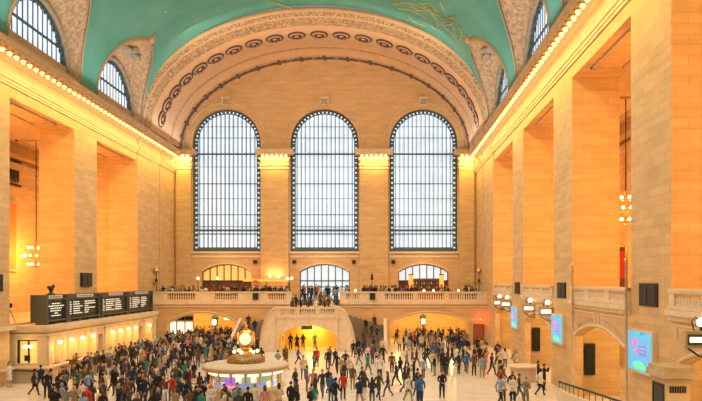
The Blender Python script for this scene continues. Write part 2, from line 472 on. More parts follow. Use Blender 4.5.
for c_ in WIN:
    mb.box(c_ - WHW - .15, c_ + WHW + .15, -.25, 0, SILL - .25, SILL)          # sill
    mb.box(c_ - WHW - .05, c_ + WHW + .05, -.14, 0, SILL - .75, SILL - .5)
    nden = 34
    for k in range(nden):
        u = c_ - WHW + (k + .5) * 2 * WHW / nden
        mb.box(u - .05, u + .05, -.12, 0, SILL - .5, SILL - .35)
    pts = [(c_ + (WHW + .75) * cos(pi * k / 32), -.03, SPR + (WHW + .75) * sin(pi * k / 32)) for k in range(33)]
    mb.tube(pts, .07, 5)
    mb.box(c_ - .55, c_ + .55, -.55, 0, SPR + WHW + 1.15, SPR + WHW + 1.35)
    mb.box(c_ - .4, c_ + .4, -.4, 0, SPR + WHW + .35, SPR + WHW + .5)
    for k in (-1, 1): mb.box(c_ + k * .45 - .08, c_ + k * .45 + .08, -.4, 0, SPR + WHW + .6, SPR + WHW + 1.15)
    pts = [(c_ + 3.1 * t / 12, -.05, seg(c_, 3.1, 8.2, .95)(c_ + 3.1 * t / 12) + .12) for t in range(-12, 13)]
    mb.tube(pts, .10, 5)
    for k in range(26):                                                       # carved lettering over each doorway
        if k in (6, 7, 16, 17): continue
        u = c_ - 2.6 + k * .208
        z = seg(c_, 3.1, 8.2, .95)(u) + .55
        mb.box(u - .05, u + .05, -.02, 0, z, z + .24, 2)
for a, b_ in ((XL, WIN[0] - 4.5), (WIN[2] + 4.6, XR)):
    pass
t_ = mb.build('trim_1', [M['pale'], M['stone'], M['mould']]); struct(t_)
b0 = MB().ball((0, 0, 0), .17, .17, .2, 10).build('light_bulb', M['bulb'], t_, (0, 0, 0)); first = True
for a, b_ in PIL + [(XL + .3, -23.3), (9.75, XR - .3)]:
    n_ = 6 if b_ - a > 3 else 3
    for k in range(n_):
        p = (a + (k + .5) * (b_ - a) / n_, YE - .45 - .3, 22.42)
        if first: b0.location = p; first = False
        else: inst(b0, 'light_bulb', t_, p)

# ------------------------------------------------------------------ windows of the end wall
for i, c_ in enumerate(WIN):
    e = struct(empty('window_%d' % (i + 1), (0, 0, 0)))
    e['label'] = ['left', 'middle', 'right'][i] + ' tall arched window in the end wall'
    y = YE + .55
    mb = MB()
    n_ = 24; pts = [(c_ + WHW * cos(pi * k / n_), SPR + WHW * sin(pi * k / n_)) for k in range(n_ + 1)]
    poly = [(c_ + WHW, SILL)] + pts + [(c_ - WHW, SILL)]
    mb.add([(x, y + .12, z) for x, z in poly], [list(range(len(poly)))])
    mb.build('pane', M['pane'], e)
    mb = MB()                                   # ornate pierced border: two bands with ties
    for off, r_ in ((.08, .13), (.50, .06)):
        q = [(c_ + (WHW - off), y, SILL)] + [(c_ + (WHW - off) * cos(pi * k / 40), y, SPR + (WHW - off) * sin(pi * k / 40)) for k in range(41)] + [(c_ - (WHW - off), y, SILL)]
        mb.tube(q, r_, 4, smooth=False)
    z = SILL
    while z < SPR:
        for s_ in (-1, 1): mb.box(c_ + s_ * (WHW - .27) - .24, c_ + s_ * (WHW - .27) + .24, y - .06, y + .06, z, z + .42)
        z += .62
    for k in range(25):
        a = pi * (k + .5) / 25; p = Vector((c_ + (WHW - .27) * cos(a), y, SPR + (WHW - .27) * sin(a)))
        mb.tube([p - Vector((cos(a), 0, sin(a))) * .23, p + Vector((cos(a), 0, sin(a))) * .23], .17, 5)
    mb.build('frame', M['iron'], e)
    IW = WHW - .5
    for k in range(14):
        u = -IW + (k + .5) * 2 * IW / 14
        zt = SPR + sqrt(IW * IW - u * u)
        MB().box(c_ + u - .045, c_ + u + .045, y - .12, y, SILL, zt).box(c_ + u - .17, c_ + u - .145, y + .02, y + .08, SILL, zt).build('mullion', M['iron'], e)
    for z, h_ in ((SILL + .27, .55), (12.95, .14), (13.4, .26), (13.85, .08), (15.35, .10), (17.35, .05), (19.2, .11), (21.3, .05), (22.9, .2), (24.9, .06), (26.3, .05)):
        hw = IW if z < SPR else sqrt(max(.1, IW * IW - (z - SPR) ** 2))
        MB().box(c_ - hw, c_ + hw, y - .10, y + .02, z - h_ / 2, z + h_ / 2).build('transom', M['iron'], e)

# glazed doorways under them
for i, c_ in enumerate(WIN):
    e = struct(empty('door_%d' % (i + 1), (0, 0, 0)))
    e['label'] = ['left', 'middle', 'right'][i] + ' glazed doorway on the balcony under a tall window'
    y = YE + .6; sg = seg(c_, 3.1, 8.2, .95)
    rows = [(c_ - 3.1 + 6.2 * k / 14) for k in range(15)]
    mb = MB(); mb.grid([[(u, y + .1, 4.9) for u in rows], [(u, y + .1, 7.15) for u in rows]], 0, False)
    mb.grid([[(u, y + .1, 7.15) for u in rows], [(u, y + .1, sg(u)) for u in rows]], 1, False)
    g_lo = M['glassdim'] if i == 1 else M['wood']
    mb.build('pane', [g_lo, M['glasswarm'] if i == 0 else M['glassdim']], e)
    mb = MB()
    mb.tube([(u, y, sg(u)) for u in rows], .09, 4)
    for k in range(8):
        u = c_ - 3.05 + 6.1 * k / 7; mb.box(u - .06, u + .06, y - .08, y + .06, 4.9, sg(min(u, c_ + 3.0)) if u > c_ else sg(max(u, c_ - 3.0)))
    mb.box(c_ - 3.1, c_ + 3.1, y - .08, y + .06, 7.05, 7.2)
    if i == 1: mb.box(c_ - 3.1, c_ + 3.1, y - .08, y + .06, 6.3, 6.42)
    mb.build('frame', M['wood' if i != 1 else 'iron'], e)
    if i == 2:
        mb = MB()
        for z in (5.5, 6.1, 6.7): mb.box(c_ - 2.1, c_ + 2.1, y - .35, y - .05, z, z + .06)
        mb.box(c_ - 2.2, c_ - 2.1, y - .4, y - .05, 4.9, 7.1); mb.box(c_ + 2.1, c_ + 2.2, y - .4, y - .05, 4.9, 7.1)
        s_ = mb.build('shelf', M['wood'], e)

# ------------------------------------------------------------------ the broad arch before the end wall
APROF = [(66.75, 1.2, 0), (66.55, 1.1, 0), (66.55, .82, 0), (66.7, .74, 0), (66.75, .70, 1), (67.1, .46, 1), (67.15, .42, 0), (67.4, .36, 1), (68.7, .12, 1), (68.85, .10, 0), (69.2, .0, 0),
         (69.3, -.05, 0), (72.5, -.05, 0), (72.6, .0, 0), (74.9, .0, 1), (75.3, -.03, 0), (77.1, 0, 0), (77.2, -.12, 2), (77.5, -.14, 2), (78.8, -.16, 0), (78.95, -.3, 0), (79.3, -.34, 0)]
mb = MB(); rows = []
for d_, o_, _ in APROF:
    rows.append([(CX + (HW + o_) * cos(pi * k / 96), d_, ZS - .3 + (HH + .2 + o_) * sin(pi * k / 96)) for k in range(97)])
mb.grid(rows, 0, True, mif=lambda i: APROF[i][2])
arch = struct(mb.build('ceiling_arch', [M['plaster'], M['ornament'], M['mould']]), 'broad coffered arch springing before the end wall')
# rosettes and cartouches, true relief on the soffit
def frame_at(d_, k, off):
    P = Vector((CX + (HW + off) * cos(k), d_, ZS - .3 + (HH + .2 + off) * sin(k)))
    n_ = Vector((-cos(k) * (HH + .2), 0, -sin(k) * HW)).normalized()
    t = Vector((0, 1, 0)).cross(n_).normalized()
    return P, Matrix(((t.x, 0, n_.x), (t.y, 1, n_.y), (t.z, 0, n_.z))).to_4x4()
ros = MB().lathe([(.92, 0), (.92, .10), (.80, .16), (.72, .05), (.62, .05), (.56, .16), (.44, .17), (.40, .06), (.30, .06), (.22, .16), (.02, .2)], n=20)
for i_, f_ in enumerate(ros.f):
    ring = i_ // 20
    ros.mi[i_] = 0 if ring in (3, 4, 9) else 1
for k in range(10):
    a = 2 * pi * k / 10; ros.ball((.68 * cos(a), .68 * sin(a), .10), .09, .09, .06, 6, 0)
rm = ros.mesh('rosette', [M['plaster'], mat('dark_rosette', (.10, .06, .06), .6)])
ks = [.16 + (pi - .32) * j / 20 for j in range(21)]
for k in ks:
    P, R_ = frame_at(70.9, k, -.05)
    o = bpy.data.objects.new('rosette', rm); C.objects.link(o); o.parent = arch; o.matrix_basis = Matrix.Translation(P) @ R_ @ Matrix.Scale(1.08, 4)
car = MB().ball((0, 0, .05), .30, .22, .12, 10)
car.box(-.95, .95, -.09, .09, 0, .12)
for s_ in (-1, 1):
    car.ball((s_ * .5, 0, .05), .16, .25, .1, 8); car.ball((0, s_ * .4, .05), .12, .14, .08, 8)
cm = car.mesh('cartouche', mat('dark_cartouche', (.13, .09, .08), .7))
for j in range(19):
    P, R_ = frame_at(78.1, .12 + (pi - .24) * j / 18, -.14)
    o = bpy.data.objects.new('cartouche', cm); C.objects.link(o); o.parent = arch; o.matrix_basis = Matrix.Translation(P) @ R_ @ Matrix.Scale(1.4, 4)

# ------------------------------------------------------------------ the vault with its lunettes
VA, VB = 18.1, 12.3
RE, HE = 5.25, 6.45
def vault_pt(d_, z, left): 
    q = min(1, max(0, (z - ZS) / VB)); x = VA * sqrt(1 - q * q)
    return (CX - x if left else CX + x, d_, z)
ds = set([Y0, 66.75]); k = Y0
while k < 66.7: ds.add(round(k, 3)); k += .7
for c_ in BC:
    for j in range(33): ds.add(c_ - RE * cos(pi * j / 32))
ds = sorted(d for d in ds if Y0 <= d <= 66.75)
rows = []
for d_ in ds:
    ze = ZS
    for c_ in BC:
        if abs(d_ - c_) < RE: ze = ZS + HE * sqrt(1 - ((d_ - c_) / RE) ** 2)
    f0 = asin((ze - ZS) / VB)
    rows.append([(CX - VA * cos(f0 + (pi - 2 * f0) * j / 60), d_, ZS + VB * sin(f0 + (pi - 2 * f0) * j / 60)) for j in range(61)])
ceil = struct(MB().grid(rows).build('ceiling', M['vault']))
# faint gilt star figure painted on the vault
def star_line(pts2, r_=.05):
    P = []
    for px, py in pts2:
        # ray from the eye onto the vault
        dx, dz = (px - VX) / F, -(py - VY) / F
        lo, hi = 10.0, 66.0
        for _ in range(40):
            D = (lo + hi) / 2; x, z = dx * D, EYE + dz * D
            inside = ((x - CX) / VA) ** 2 + ((z - ZS) / VB) ** 2 < 1 if z > ZS else True
            if inside: lo = D
            else: hi = D
        P.append((dx * lo, lo, EYE + dz * lo - .03))
    return P
mb = MB()
random.seed(3)
figs = [[(395, 4), (404, 2), (414, 4), (424, 8), (436, 14), (448, 22)], [(398, 8), (410, 9), (420, 14), (430, 20)], [(420, 3), (428, 8), (434, 16), (438, 22), (436, 28)],
        [(440, 2), (444, 10), (446, 18), (455, 16), (448, 20), (456, 22), (446, 25)], [(408, 14), (412, 20), (420, 24), (428, 26)], [(430, 20), (434, 28), (440, 24)],
        [(442, 24), (452, 34), (462, 46), (466, 54)], [(450, 22), (456, 30), (460, 26), (462, 34), (460, 40), (455, 34), (452, 28)], [(396, 6), (392, 3), (398, 1)], [(270, 0), (282, 5), (296, 9)],
        [(424, 2), (430, 4), (436, 10), (442, 14)], [(412, 6), (418, 10), (426, 10), (434, 8)]]
for f_ in figs: mb.tube(star_line(f_), .07, 4)
mb.build('gilt_figure', mat('gilt_paint', (.60, .52, .18), .6), ceil)

n_win = 4
for left in (True, False):
    side = 'left' if left else 'right'
    T = TL if left else TR
    for bi, c_ in enumerate(BC):
        if bi < 2 : continue
        rows = []; NT = 36
        for q in range(7):
            row = []
            for j in range(NT + 1):
                a = pi * j / NT
                wl = Vector(T(c_ + 4.65 * cos(a), .1, ZS - .1 + 4.95 * sin(a)))
                ed = Vector(vault_pt(c_ + RE * cos(a), ZS + HE * sin(a), left))
                t = q / 6; p = wl.lerp(ed, t)
                row.append(tuple(p))
            rows.append(row)
        MB().grid(rows).build('lunette', M['spandrel'], ceil)
        rim = [Vector(vault_pt(c_ + RE * cos(pi * j / NT), ZS + HE * sin(pi * j / NT), left)) for j in range(NT + 1)]
        mb = MB(); s_ = 1 if left else -1
        rows = [[(p.x + s_ * o_ * .3, p.y + (p.y - c_) / RE * .0, p.z - .05 + dz) for p in rim] for o_, dz in ((0, 0.3), (.4, 0.22), (.5, -.1), (.1, -.25))]
        mb.grid(rows)
        ap = rim[NT // 2]; 
        mb.ball((ap.x + s_ * .2, ap.y, ap.z + .2), .45, .35, .4, 8); mb.ball((ap.x + s_ * .5, ap.y, ap.z + .55), .2, .2, .3, 8)
        mb.build('lunette_rim', M['plaster'], ceil)
        if bi < 3 - (0 if left else 0) and left: continue
        # relief figures: winged disc over the window
        mb = MB()
        q = Vector(T(c_, .1, ZS + 4.9)).lerp(ap, .5)
        mb.ball(tuple(q), .7, .7, .35, 12); mb.ball((q.x, q.y - 1.1, q.z - .35), .45, 1.0, .22, 10); mb.ball((q.x, q.y + 1.1, q.z - .35), .45, 1.0, .22, 10)
        mb.build('relief', M['greystone'], ceil)
        e = struct(empty('window_%d' % n_win, (0, 0, 0))); n_win += 1
        e['label'] = 'lunette window above the %s cornice, %s' % (side, {4: 'next to the broad arch', 3: 'second from the broad arch', 2: 'third from the broad arch'}[bi])
        R_, H_ = 4.1, 4.45; zb = ZS - .45; w0 = .35
        poly = [(c_ + R_, zb)] + [(c_ + R_ * cos(pi * k / 24), ZS + H_ * sin(pi * k / 24)) for k in range(25)] + [(c_ - R_, zb)]
        MB(T).add([(u, w0, z) for u, z in poly], [list(range(len(poly)))]).build('pane', M['pane'], e)
        mb = MB()
        for rr, hh, t in ((R_ + .26, H_ + .22, .24),):
            mb.tube([T(c_ + rr, -.02, zb)] + [T(c_ + rr * cos(pi * k / 32), -.02, ZS + hh * sin(pi * k / 32)) for k in range(33)] + [T(c_ - rr, -.02, zb)], t, 8)
        mb.build('arch_moulding', M['greystone'], e)
        mb = MB()
        for k in range(24):
            a = pi * (k + .5) / 24; 
            p = Vector(T(c_ + (R_ - .15) * cos(a), .22, ZS + (H_ - .15) * sin(a))); mb.ball(tuple(p), .17, .17, .17, 6)
        mb.tube([T(c_ + (R_ - .05) * cos(pi * k / 32), .22, ZS + (H_ - .05) * sin(pi * k / 32)) for k in range(33)], .12, 5)
        mb.build('frame', M['iron'], e)
        for k in range(12):
            u = -R_ + (k + .5) * 2 * R_ / 12; zt = ZS + H_ * sqrt(1 - (u / R_) ** 2)
            MB(T).box(c_ + u - .05, c_ + u + .05, .29, .34, zb, zt).build('mullion', M['iron'], e)
        for z in (ZS + 2.2,):
            hw = R_ * sqrt(1 - ((z - ZS) / H_) ** 2)
            MB(T).box(c_ - hw, c_ + hw, .25, .33, z - .1, z + .1).build('transom', M['iron'], e)
    # wall behind the lunettes
    mb = MB(T)
    wall_cols(mb, Y0, 67, ZS - .8, 30.5, [(c_ - 4.15, c_ + 4.15, const(ZS - .6), arc(c_, 4.15, ZS, 4.5), True) for c_ in BC[2:]], .3)
    mb2 = MB(lambda u, w_, z: T(u, w_ + .12, z)); mb2.f = mb.f; mb2.mi = mb.mi; mb2.sm = mb.sm; mb2.v = [(x - .12 if left else x + .12, y, z) for x, y, z in mb.v]
    struct(mb2.build('wall_lunette_' + side, M['greystone']))

# ------------------------------------------------------------------ balcony
YB = 71.0; ZBF = 4.9
CL, CR = -23.9, -16.1
arches = [(-23.6, -15.9, const(0), seg(-19.75, 3.85, 2.35, 1.15), True), (1.1, 9.8, const(0), seg(5.45, 4.35, 2.45, 1.1), True)]
TB = lambda u, w_, z: (u, YB + w_, z)
mb = MB(TB)
GL, GR = -9.76, -4.44
wall_cols(mb, XL, GL, 0, 4.55, arches[:1], 1.0); wall_cols(mb, GR, XR, 0, 4.55, arches[1:], 1.0)
mt = MB(TB)
fb = MB(TB).box(XL, GL, 0, YE - YB, ZBF - .35, ZBF).box(GR, XR, 0, YE - YB, ZBF - .35, ZBF).box(GL, GR, 4.4, YE - YB, ZBF - .35, ZBF)
struct(fb.build('floor_balcony', M['smooth']))
mb.box(GL - .3, GL, 0, 4.4, 0, ZBF - .35); mb.box(GR, GR + .3, 0, 4.4, 0, ZBF - .35)
mt.box(XL, GL, -.18, 0, 4.5, 4.95, 1); mt.box(GR, XR, -.18, 0, 4.5, 4.95, 1)
mt.box(XL, GL, -.1, 0, 4.2, 4.35, 1); mt.box(GR, XR, -.1, 0, 4.2, 4.35, 1)
for c_, hw in ((-19.75, 3.85), (5.45, 4.35)):
    sg = seg(c_, hw, 2.4, 1.12)
    mt.tube([(c_ + hw * t / 12, -.02, sg(c_ + hw * t / 12) + .18) for t in range(-12, 13)], .07, 5, 1)
    for k in range(30):
        if k in (8, 9, 19): continue
        u = c_ - hw * .75 + k * hw * 1.5 / 30; mt.box(u - .05, u + .05, -.025, 0, sg(u) + .42, sg(u) + .66, 2)
struct(mb.build('wall_balcony', [M['stone_wall'], M['pale'], M['mould']])); struct(mt.build('trim_5', [M['stone_wall'], M['pale'], M['mould']]))
# passage behind the arches
mb = MB()
mb.box(-30, 16, 81.5, 82, 0, 4.5); mb.box(-30, 16, 72, 81.5, 4.1, 4.3)
mb.box(-12.2, -11.9, 72, 81.5, 0, 4.3); mb.box(-2.6, -2.3, 72, 81.5, 0, 4.3); mb.box(-24.8, -24.5, 72, 81.5, 0, 4.3); mb.box(11.2, 11.5, 72, 81.5, 0, 4.3)
struct(mb.build('wall_passage', mat('passage_plaster', (.86, .68, .36), .6, noise=.1)))

bal_mesh = MB().lathe([(.10, 0), (.10, .06), (.05, .1), (.10, .28), (.09, .36), (.045, .52), (.07, .6), (.1, .63), (.1, .68)], n=8).mesh('baluster', M['pale'])
def balustrade(name, label, T, a, b_, z0, groups, zr=.68):
    """T maps (u, w, z); solid pedestals between groups of balusters"""
    e = tag(empty(name, T(a, 0, z0)), label, 'balustrade'); L = Vector(e.location)
    TT = lambda u, w_, z: tuple(Vector(T(u, w_, z)) - L)
    MB(TT).box(a, b_, -.16, .16, z0 + .15 + zr, z0 + .35 + zr).box(a, b_, -.2, .2, z0 + .22 + zr, z0 + .29 + zr).build('handrail', M['pale'], e)
    mb = MB(TT).box(a, b_, -.17, .17, z0, z0 + .15)
    us = a
    for g0, g1 in groups:
        mb.box(us, g0, -.12, .12, z0 + .15, z0 + .15 + zr); us = g1
    mb.box(us, b_, -.12, .12, z0 + .15, z0 + .15 + zr)
    mb.build('pedestal', M['pale'], e)
    for g0, g1 in groups:
        n_ = max(2, int(round((g1 - g0) / .26)))
        for k in range(n_):
            o = bpy.data.objects.new('baluster', bal_mesh); C.objects.link(o); o.parent = e
            o.location = TT(g0 + (k + .5) * (g1 - g0) / n_, 0, z0 + .15); o.scale = (1, 1, zr / .68)
    return e
gx = lambda a, b_: (PX(a, YB), PX(b_, YB))
balustrade('balustrade', 'long pale stone balustrade on the balcony left of the central stairs', TB, XL, GL, ZBF, [gx(168, 196), gx(215, 238), gx(268, 286)])
balustrade('balustrade', 'long pale stone balustrade on the balcony right of the central stairs', TB, GR, XR, ZBF, [gx(346, 360), gx(385, 413), gx(418, 444), gx(449, 477)])

# ------------------------------------------------------------------ grand staircase
SX = -7.25; ZL = 3.5
st = struct(empty('staircase', (SX, 64, 0)), 'grand stone staircase with two curved flights and a central arch')
def TS(x, y, z): return (x, y, z)          # local coordinates relative to (SX, 64, 0)
def bez(p, t):
    a, b_, c_, d_ = p; s_ = 1 - t
    return tuple(s_**3 * a[i] + 3 * s_**2 * t * b_[i] + 3 * s_ * t**2 * c_[i] + t**3 * d_[i] for i in range(2))
def inner(t): return bez(((4.5, .2), (4.3, 1.3), (3.9, 2.0), (3.0, 2.6)), t)
def outer(t): return (7.8, .0 + 8.6 * t) if t < .62 else (7.8 - (t - .62) / .38 * 4.8, 5.33 + 1.2 * sin((t - .62) / .38 * pi / 2))
NS = 22
for s_ in (-1, 1):
    mb = MB(); 
    for k in range(NS):
        t0, t1 = k / NS, (k + 1) / NS; z = ZL * (k + 1) / NS
        a, b_, c_, d_ = inner(t0), outer(t0), outer(t1), inner(t1)
        P = [(s_ * q[0], q[1]) for q in (a, b_, c_, d_)]
        mb.add([(x, y, z) for x, y in P], [(0, 1, 2, 3)], 0)
        for i_, j_ in ((0, 1), (1, 2), (2, 3), (3, 0)):
            zb = z - ZL / NS if i_ == 0 else 0
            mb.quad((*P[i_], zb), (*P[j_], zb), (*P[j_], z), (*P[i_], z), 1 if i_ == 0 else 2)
    mb.build('step_flight', [M['step'], M['riser'], M['pale']], st)
    # outer rail
    n_ = 24
    pts = [(s_ * outer(t / n_)[0], outer(t / n_)[1], ZL * t / n_ + .95) for t in range(int(n_ * .62) + 1)]
    mb = MB(); mb.sweep(pts, .16, .10)
    mb.sweep([(x, y, z - .55) for x, y, z in pts], .11, .46)
    mb.box(s_ * 7.8 - .25, s_ * 7.8 + .25, -.3, .25, 0, 1.15)
    mb.build('outer_parapet', M['pale'], st)
    # inner curved wall and rail, sweeping from the landing front down to the foot
    ip = []
    for j in range(17):
        t = j / 16; x = 3.0 + 1.6 * sin(pi / 2 * t); y = .12 - .25 * sin(pi * t)
        z = ZL * cos(pi / 2 * t) + .95
        ip.append((s_ * x, y, z))
    mb = MB(); mb.sweep(ip, .17, .09)
    for (x, y, z), (x2, y2, z2) in zip(ip, ip[1:]):
        mb.quad((x, y, 0), (x2, y2, 0), (x2, y2, z2), (x, y, z), 0); mb.quad((x, y + .3, 0), (x2, y2 + .3, 0), (x2, y2 + .3, z2), (x, y + .3, z), 0)
    mb.box(s_ * 4.6 - .22, s_ * 4.6 + .22, -.1, .45, 0, 1.1)
    mb.build('inner_parapet', M['pale'], st)
# front of the central block with its arch, landing
mb = MB()
wall_cols(mb, -3.05, 3.05, 0, ZL, [(-2.95, 2.95, const(0), seg(0, 2.95, 1.55, 1.1), True)], 4.5)
mb.box(-3.0, 3.0, .3, 7.0, ZL - .3, ZL); 
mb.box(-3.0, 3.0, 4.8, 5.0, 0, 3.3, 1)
mb.box(-3.2, 3.2, -.1, .1, ZL - .12, ZL + .06)
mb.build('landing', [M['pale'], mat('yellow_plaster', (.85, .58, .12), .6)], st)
mb = MB()
for k in range(9):
    mb.box(GL - SX, GR - SX, 7.0 + k * .48, 11.5, ZL + k * .155, ZL + (k + 1) * .155, 0)
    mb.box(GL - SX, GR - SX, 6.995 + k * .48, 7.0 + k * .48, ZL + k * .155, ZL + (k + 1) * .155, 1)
mb.build('step_flight', [M['step'], M['riser']], st)
mb = MB(); mb.sweep([(.1, 7.0 + q, ZL + 1.0 + q * .32) for q in (0, 4.4)], .08, .07)
for q in (0, 2.2, 4.4): mb.box(.04, .16, 7.0 + q - .06, 7.0 + q + .06, ZL + q * .32, ZL + q * .32 + 1.0)
mb.build('centre_rail', M['brass'], st)
mb = MB(); mb.box(-3.1, 3.1, -.05, .25, ZL + .82, ZL + .98).box(-3.1, 3.1, 0, .2, ZL, ZL + .15)
for u in (-3.0, -1.0, 1.0, 3.0): mb.box(u - .22, u + .22, .02, .18, ZL, ZL + .9)
mb.build('landing_rail', M['pale'], st)
for k in range(24):
    u = -2.75 + k * 5.5 / 23
    if min(abs(u - 1), abs(u + 1)) < .25: continue
    o = bpy.data.objects.new('baluster', bal_mesh); C.objects.link(o); o.parent = st; o.location = (u, .1, ZL + .15)

# ------------------------------------------------------------------ right side at floor level
BAYS = [(SIDE_EDGES[k][1], SIDE_EDGES[k + 1][0]) for k in range(len(SIDE_EDGES) - 1)]
VIS = [b_ for b_ in BAYS if b_[1] > 22]
mb = MB(TR); mt = MB(TR)
for a, b_ in VIS:
    c_ = (a + b_) / 2
    sub = MB(TR); wall_cols(sub, a, b_, 0, 5.9, [(c_ - 4.05, c_ + 4.05, const(0), seg(c_, 4.05, 3.75, .8), True)], .5)
    n = len(mb.v); mb.v += sub.v; mb.f += [[i + n for i in f_] for f_ in sub.f]; mb.mi += sub.mi; mb.sm += sub.sm
    mt.box(a, b_, -.28, 0, 5.72, 5.95, 1); mb.box(a, b_, 0, .3, 5.72, 5.95, 1); mt.box(a, b_, -.12, 0, 5.5, 5.72, 1)
    sg = seg(c_, 4.05, 3.75, .8)
    mt.tube([(c_ + 4.05 * t / 12, -.02, sg(c_ + 4.05 * t / 12) + .1) for t in range(-12, 13)], .08, 5, 1)
    for x0, x1 in ((c_ - 4.2, c_ - .3), (c_ + .3, c_ + 4.2)):                     # raised panels over the arch
        mt.box(x0, x1, -.05, 0, 5.28, 5.36, 1)
        mt.box(x0, x0 + .08, -.05, 0, 4.75, 5.3, 1); mt.box(x1 - .08, x1, -.05, 0, 4.75, 5.3, 1)
        for k in range(12):
            u = x0 + .5 + k * .24; mt.box(u - .06, u + .06, -.02, 0, sg(u) + .32, sg(u) + .55, 2)
struct(mb.build('wall_arcade', [M['stone_wall'], M['pale'], M['mould']])); struct(mt.build('trim_4', [M['stone_wall'], M['pale'], M['mould']]))
names = {0: 'nearest the camera', 1: 'second from the camera', 2: 'third from the camera', 3: 'farthest from the camera'}
for i, (a, b_) in enumerate(VIS):
    point((XR + 3.2, (a + b_) / 2, 4.6), 1500, (1.0, .60, .20), .3)
    g = [(a + .5, a + 2.6), (a + 3.3, a + 5.9), (a + 6.6, b_ - .5)]
    balustrade('balustrade', 'short stone balustrade across the right side opening ' + names[i], TR, a + .03, b_ - .03, 5.96, g, .48)

# notice boards on the far jambs inside the arches
for i, (d_, w_) in enumerate(((39.55, 'behind the big handrail'), (53.1, 'above the round stone desk'))):
    e = tag(empty('notice_board', (12.95, d_, 1.3)), 'tall black notice board in the right arch ' + w_, 'notice board')
    MB().box(-.32, .32, -.10, 0, 0, 1.95).build('frame', M['black'], e)
    MB().box(-.26, .26, -.115, -.10, .06, 1.89).build('panel', M['boardpanel'], e)
# poster screens on the piers, black speaker panels above
for k, (who) in enumerate(('nearest pier, beside the tall pillar', 'second pier, by the round desk', 'third pier, farthest')):
    o_ = k * PP
    e = tag(empty('poster_screen', (XR, 28.8 + o_, 2.95)), 'glowing blue and pink upright poster screen on the right ' + who, 'screen')
    MB().box(-.22, 0, -1.35, 1.35, 0, 1.95).build('frame', M['pale'], e)
    MB().box(-.235, -.22, -1.22, 1.22, .1, 1.85).build('display', M['screen'], e)
    mb = MB()
    mb.ball((-.24, .45, 1.35), .01, .28, .2, 10, 0).ball((-.24, .3, .95), .01, .25, .12, 10, 0); mb.ball((-.24, .1, .35), .01, .7, .18, 10, 1); mb.ball((-.24, -.5, .28), .01, .4, .1, 10, 1)
    mb.box(-.24, -.236, -.7, .1, .8, 1.25, 2); mb.box(-.245, -.24, -.6, 0, 1.1, 1.16, 3); mb.box(-.245, -.24, -.5, 0, .95, 1.0, 3)
    mb.build('poster_image', [M['screenpink'], M['screengreen'], M['screenblue'], M['white']], e)
    e = tag(empty('loudspeaker_panel', (XR - .02, 28.3 + o_, 5.98)), 'square black louvred panel high on the right ' + who.split(',')[0], 'speaker')
    MB().box(-.05, 0, -.95, .95, 0, 1.02).build('case', M['black'], e)
    MB().box(-.07, -.05, -.8, -.08, .1, .92).box(-.07, -.05, .08, .8, .1, .92).build('grille', M['bronze'], e)
for d_, z, l_ in ((55.2, 6.65, 'the left pier behind the departure boards'), (41.9, 6.4, 'the left pier at the picture edge')):
    e = tag(empty('loudspeaker_panel', (XL + .02, d_, z)), 'square black louvred panel on ' + l_, 'speaker')
    MB().box(0, .12, -1.0, 1.0, 0, 1.15).build('case', M['black'], e)
    MB().box(.12, .14, -.85, -.08, .12, 1.03).box(.12, .14, .08, .85, .12, 1.03).build('grille', M['bronze'], e)
# hanging gate signs with a globe lamp on top
for k, (d_, l_) in enumerate(((61.6, 'farthest, left of the four small ones'), (57.9, 'second from the far end'), (49.0, 'third from the far end'), (43.9, 'over the round desk'), (22.9, 'large, cut by the right edge'))):
    e = tag(empty('gate_sign', (XR, d_, 4.7)), 'lit gate sign under a white globe lamp, ' + l_, 'sign', 'gate signs along the right wall')
    MB().box(-1.05, -.05, -.12, .12, 0, .62).build('case', M['mould'], e)
    MB().box(-.95, -.15, -.15, -.12, .12, .5).build('sign_face', M['lampgreen'] if k == 4 else M['mould'], e)
    mb = MB()
    if k < 4: mb.box(-.88, -.22, -.16, -.15, .2, .42)
    else:
        for q in range(7): mb.box(-.88 + q * .1, -.81 + q * .1, -.16, -.15, .22, .4)
    mb.build('lettering', M['signglow'], e)
    MB().ball((-.4, 0, .92), .17, .17, .17, 14).build('globe', M['globe'], e)
    MB().tube([(-.4, 0, .62), (-.4, 0, .78)], .07, 8).tube([(-.9, 0, 0), (-.5, 0, -.28), (0, 0, -.42)], .035, 6).tube([(-.1, 0, -.05), (-.1, 0, -.4)], .03, 6).build('bracket', M['bronze'], e)
    MB().tube([(-.65, 0, .6), (-.75, 0, .95), (-.62, 0, 1.12), (-.5, 0, 1.0)], .025, 6).build('scroll', M['bronze'], e)
# gilt poles against the pier corners
for d_, l_ in ((38.2, 'second pier'), (29.9, 'nearest pier')):
    e = tag(empty('pole', (XR - .4, d_, 0)), 'tall slim brass pole standing against the right ' + l_, 'pole')
    MB().tube([(0, 0, .1), (0, 0, 8.0)], .07, 8).build('shaft', M['mould'], e)
    MB().ball((0, 0, 8.08), .11, n=8).lathe([(.16, 0), (.16, .06), (.08, .12)], n=8).build('finial', M['brass'], e)
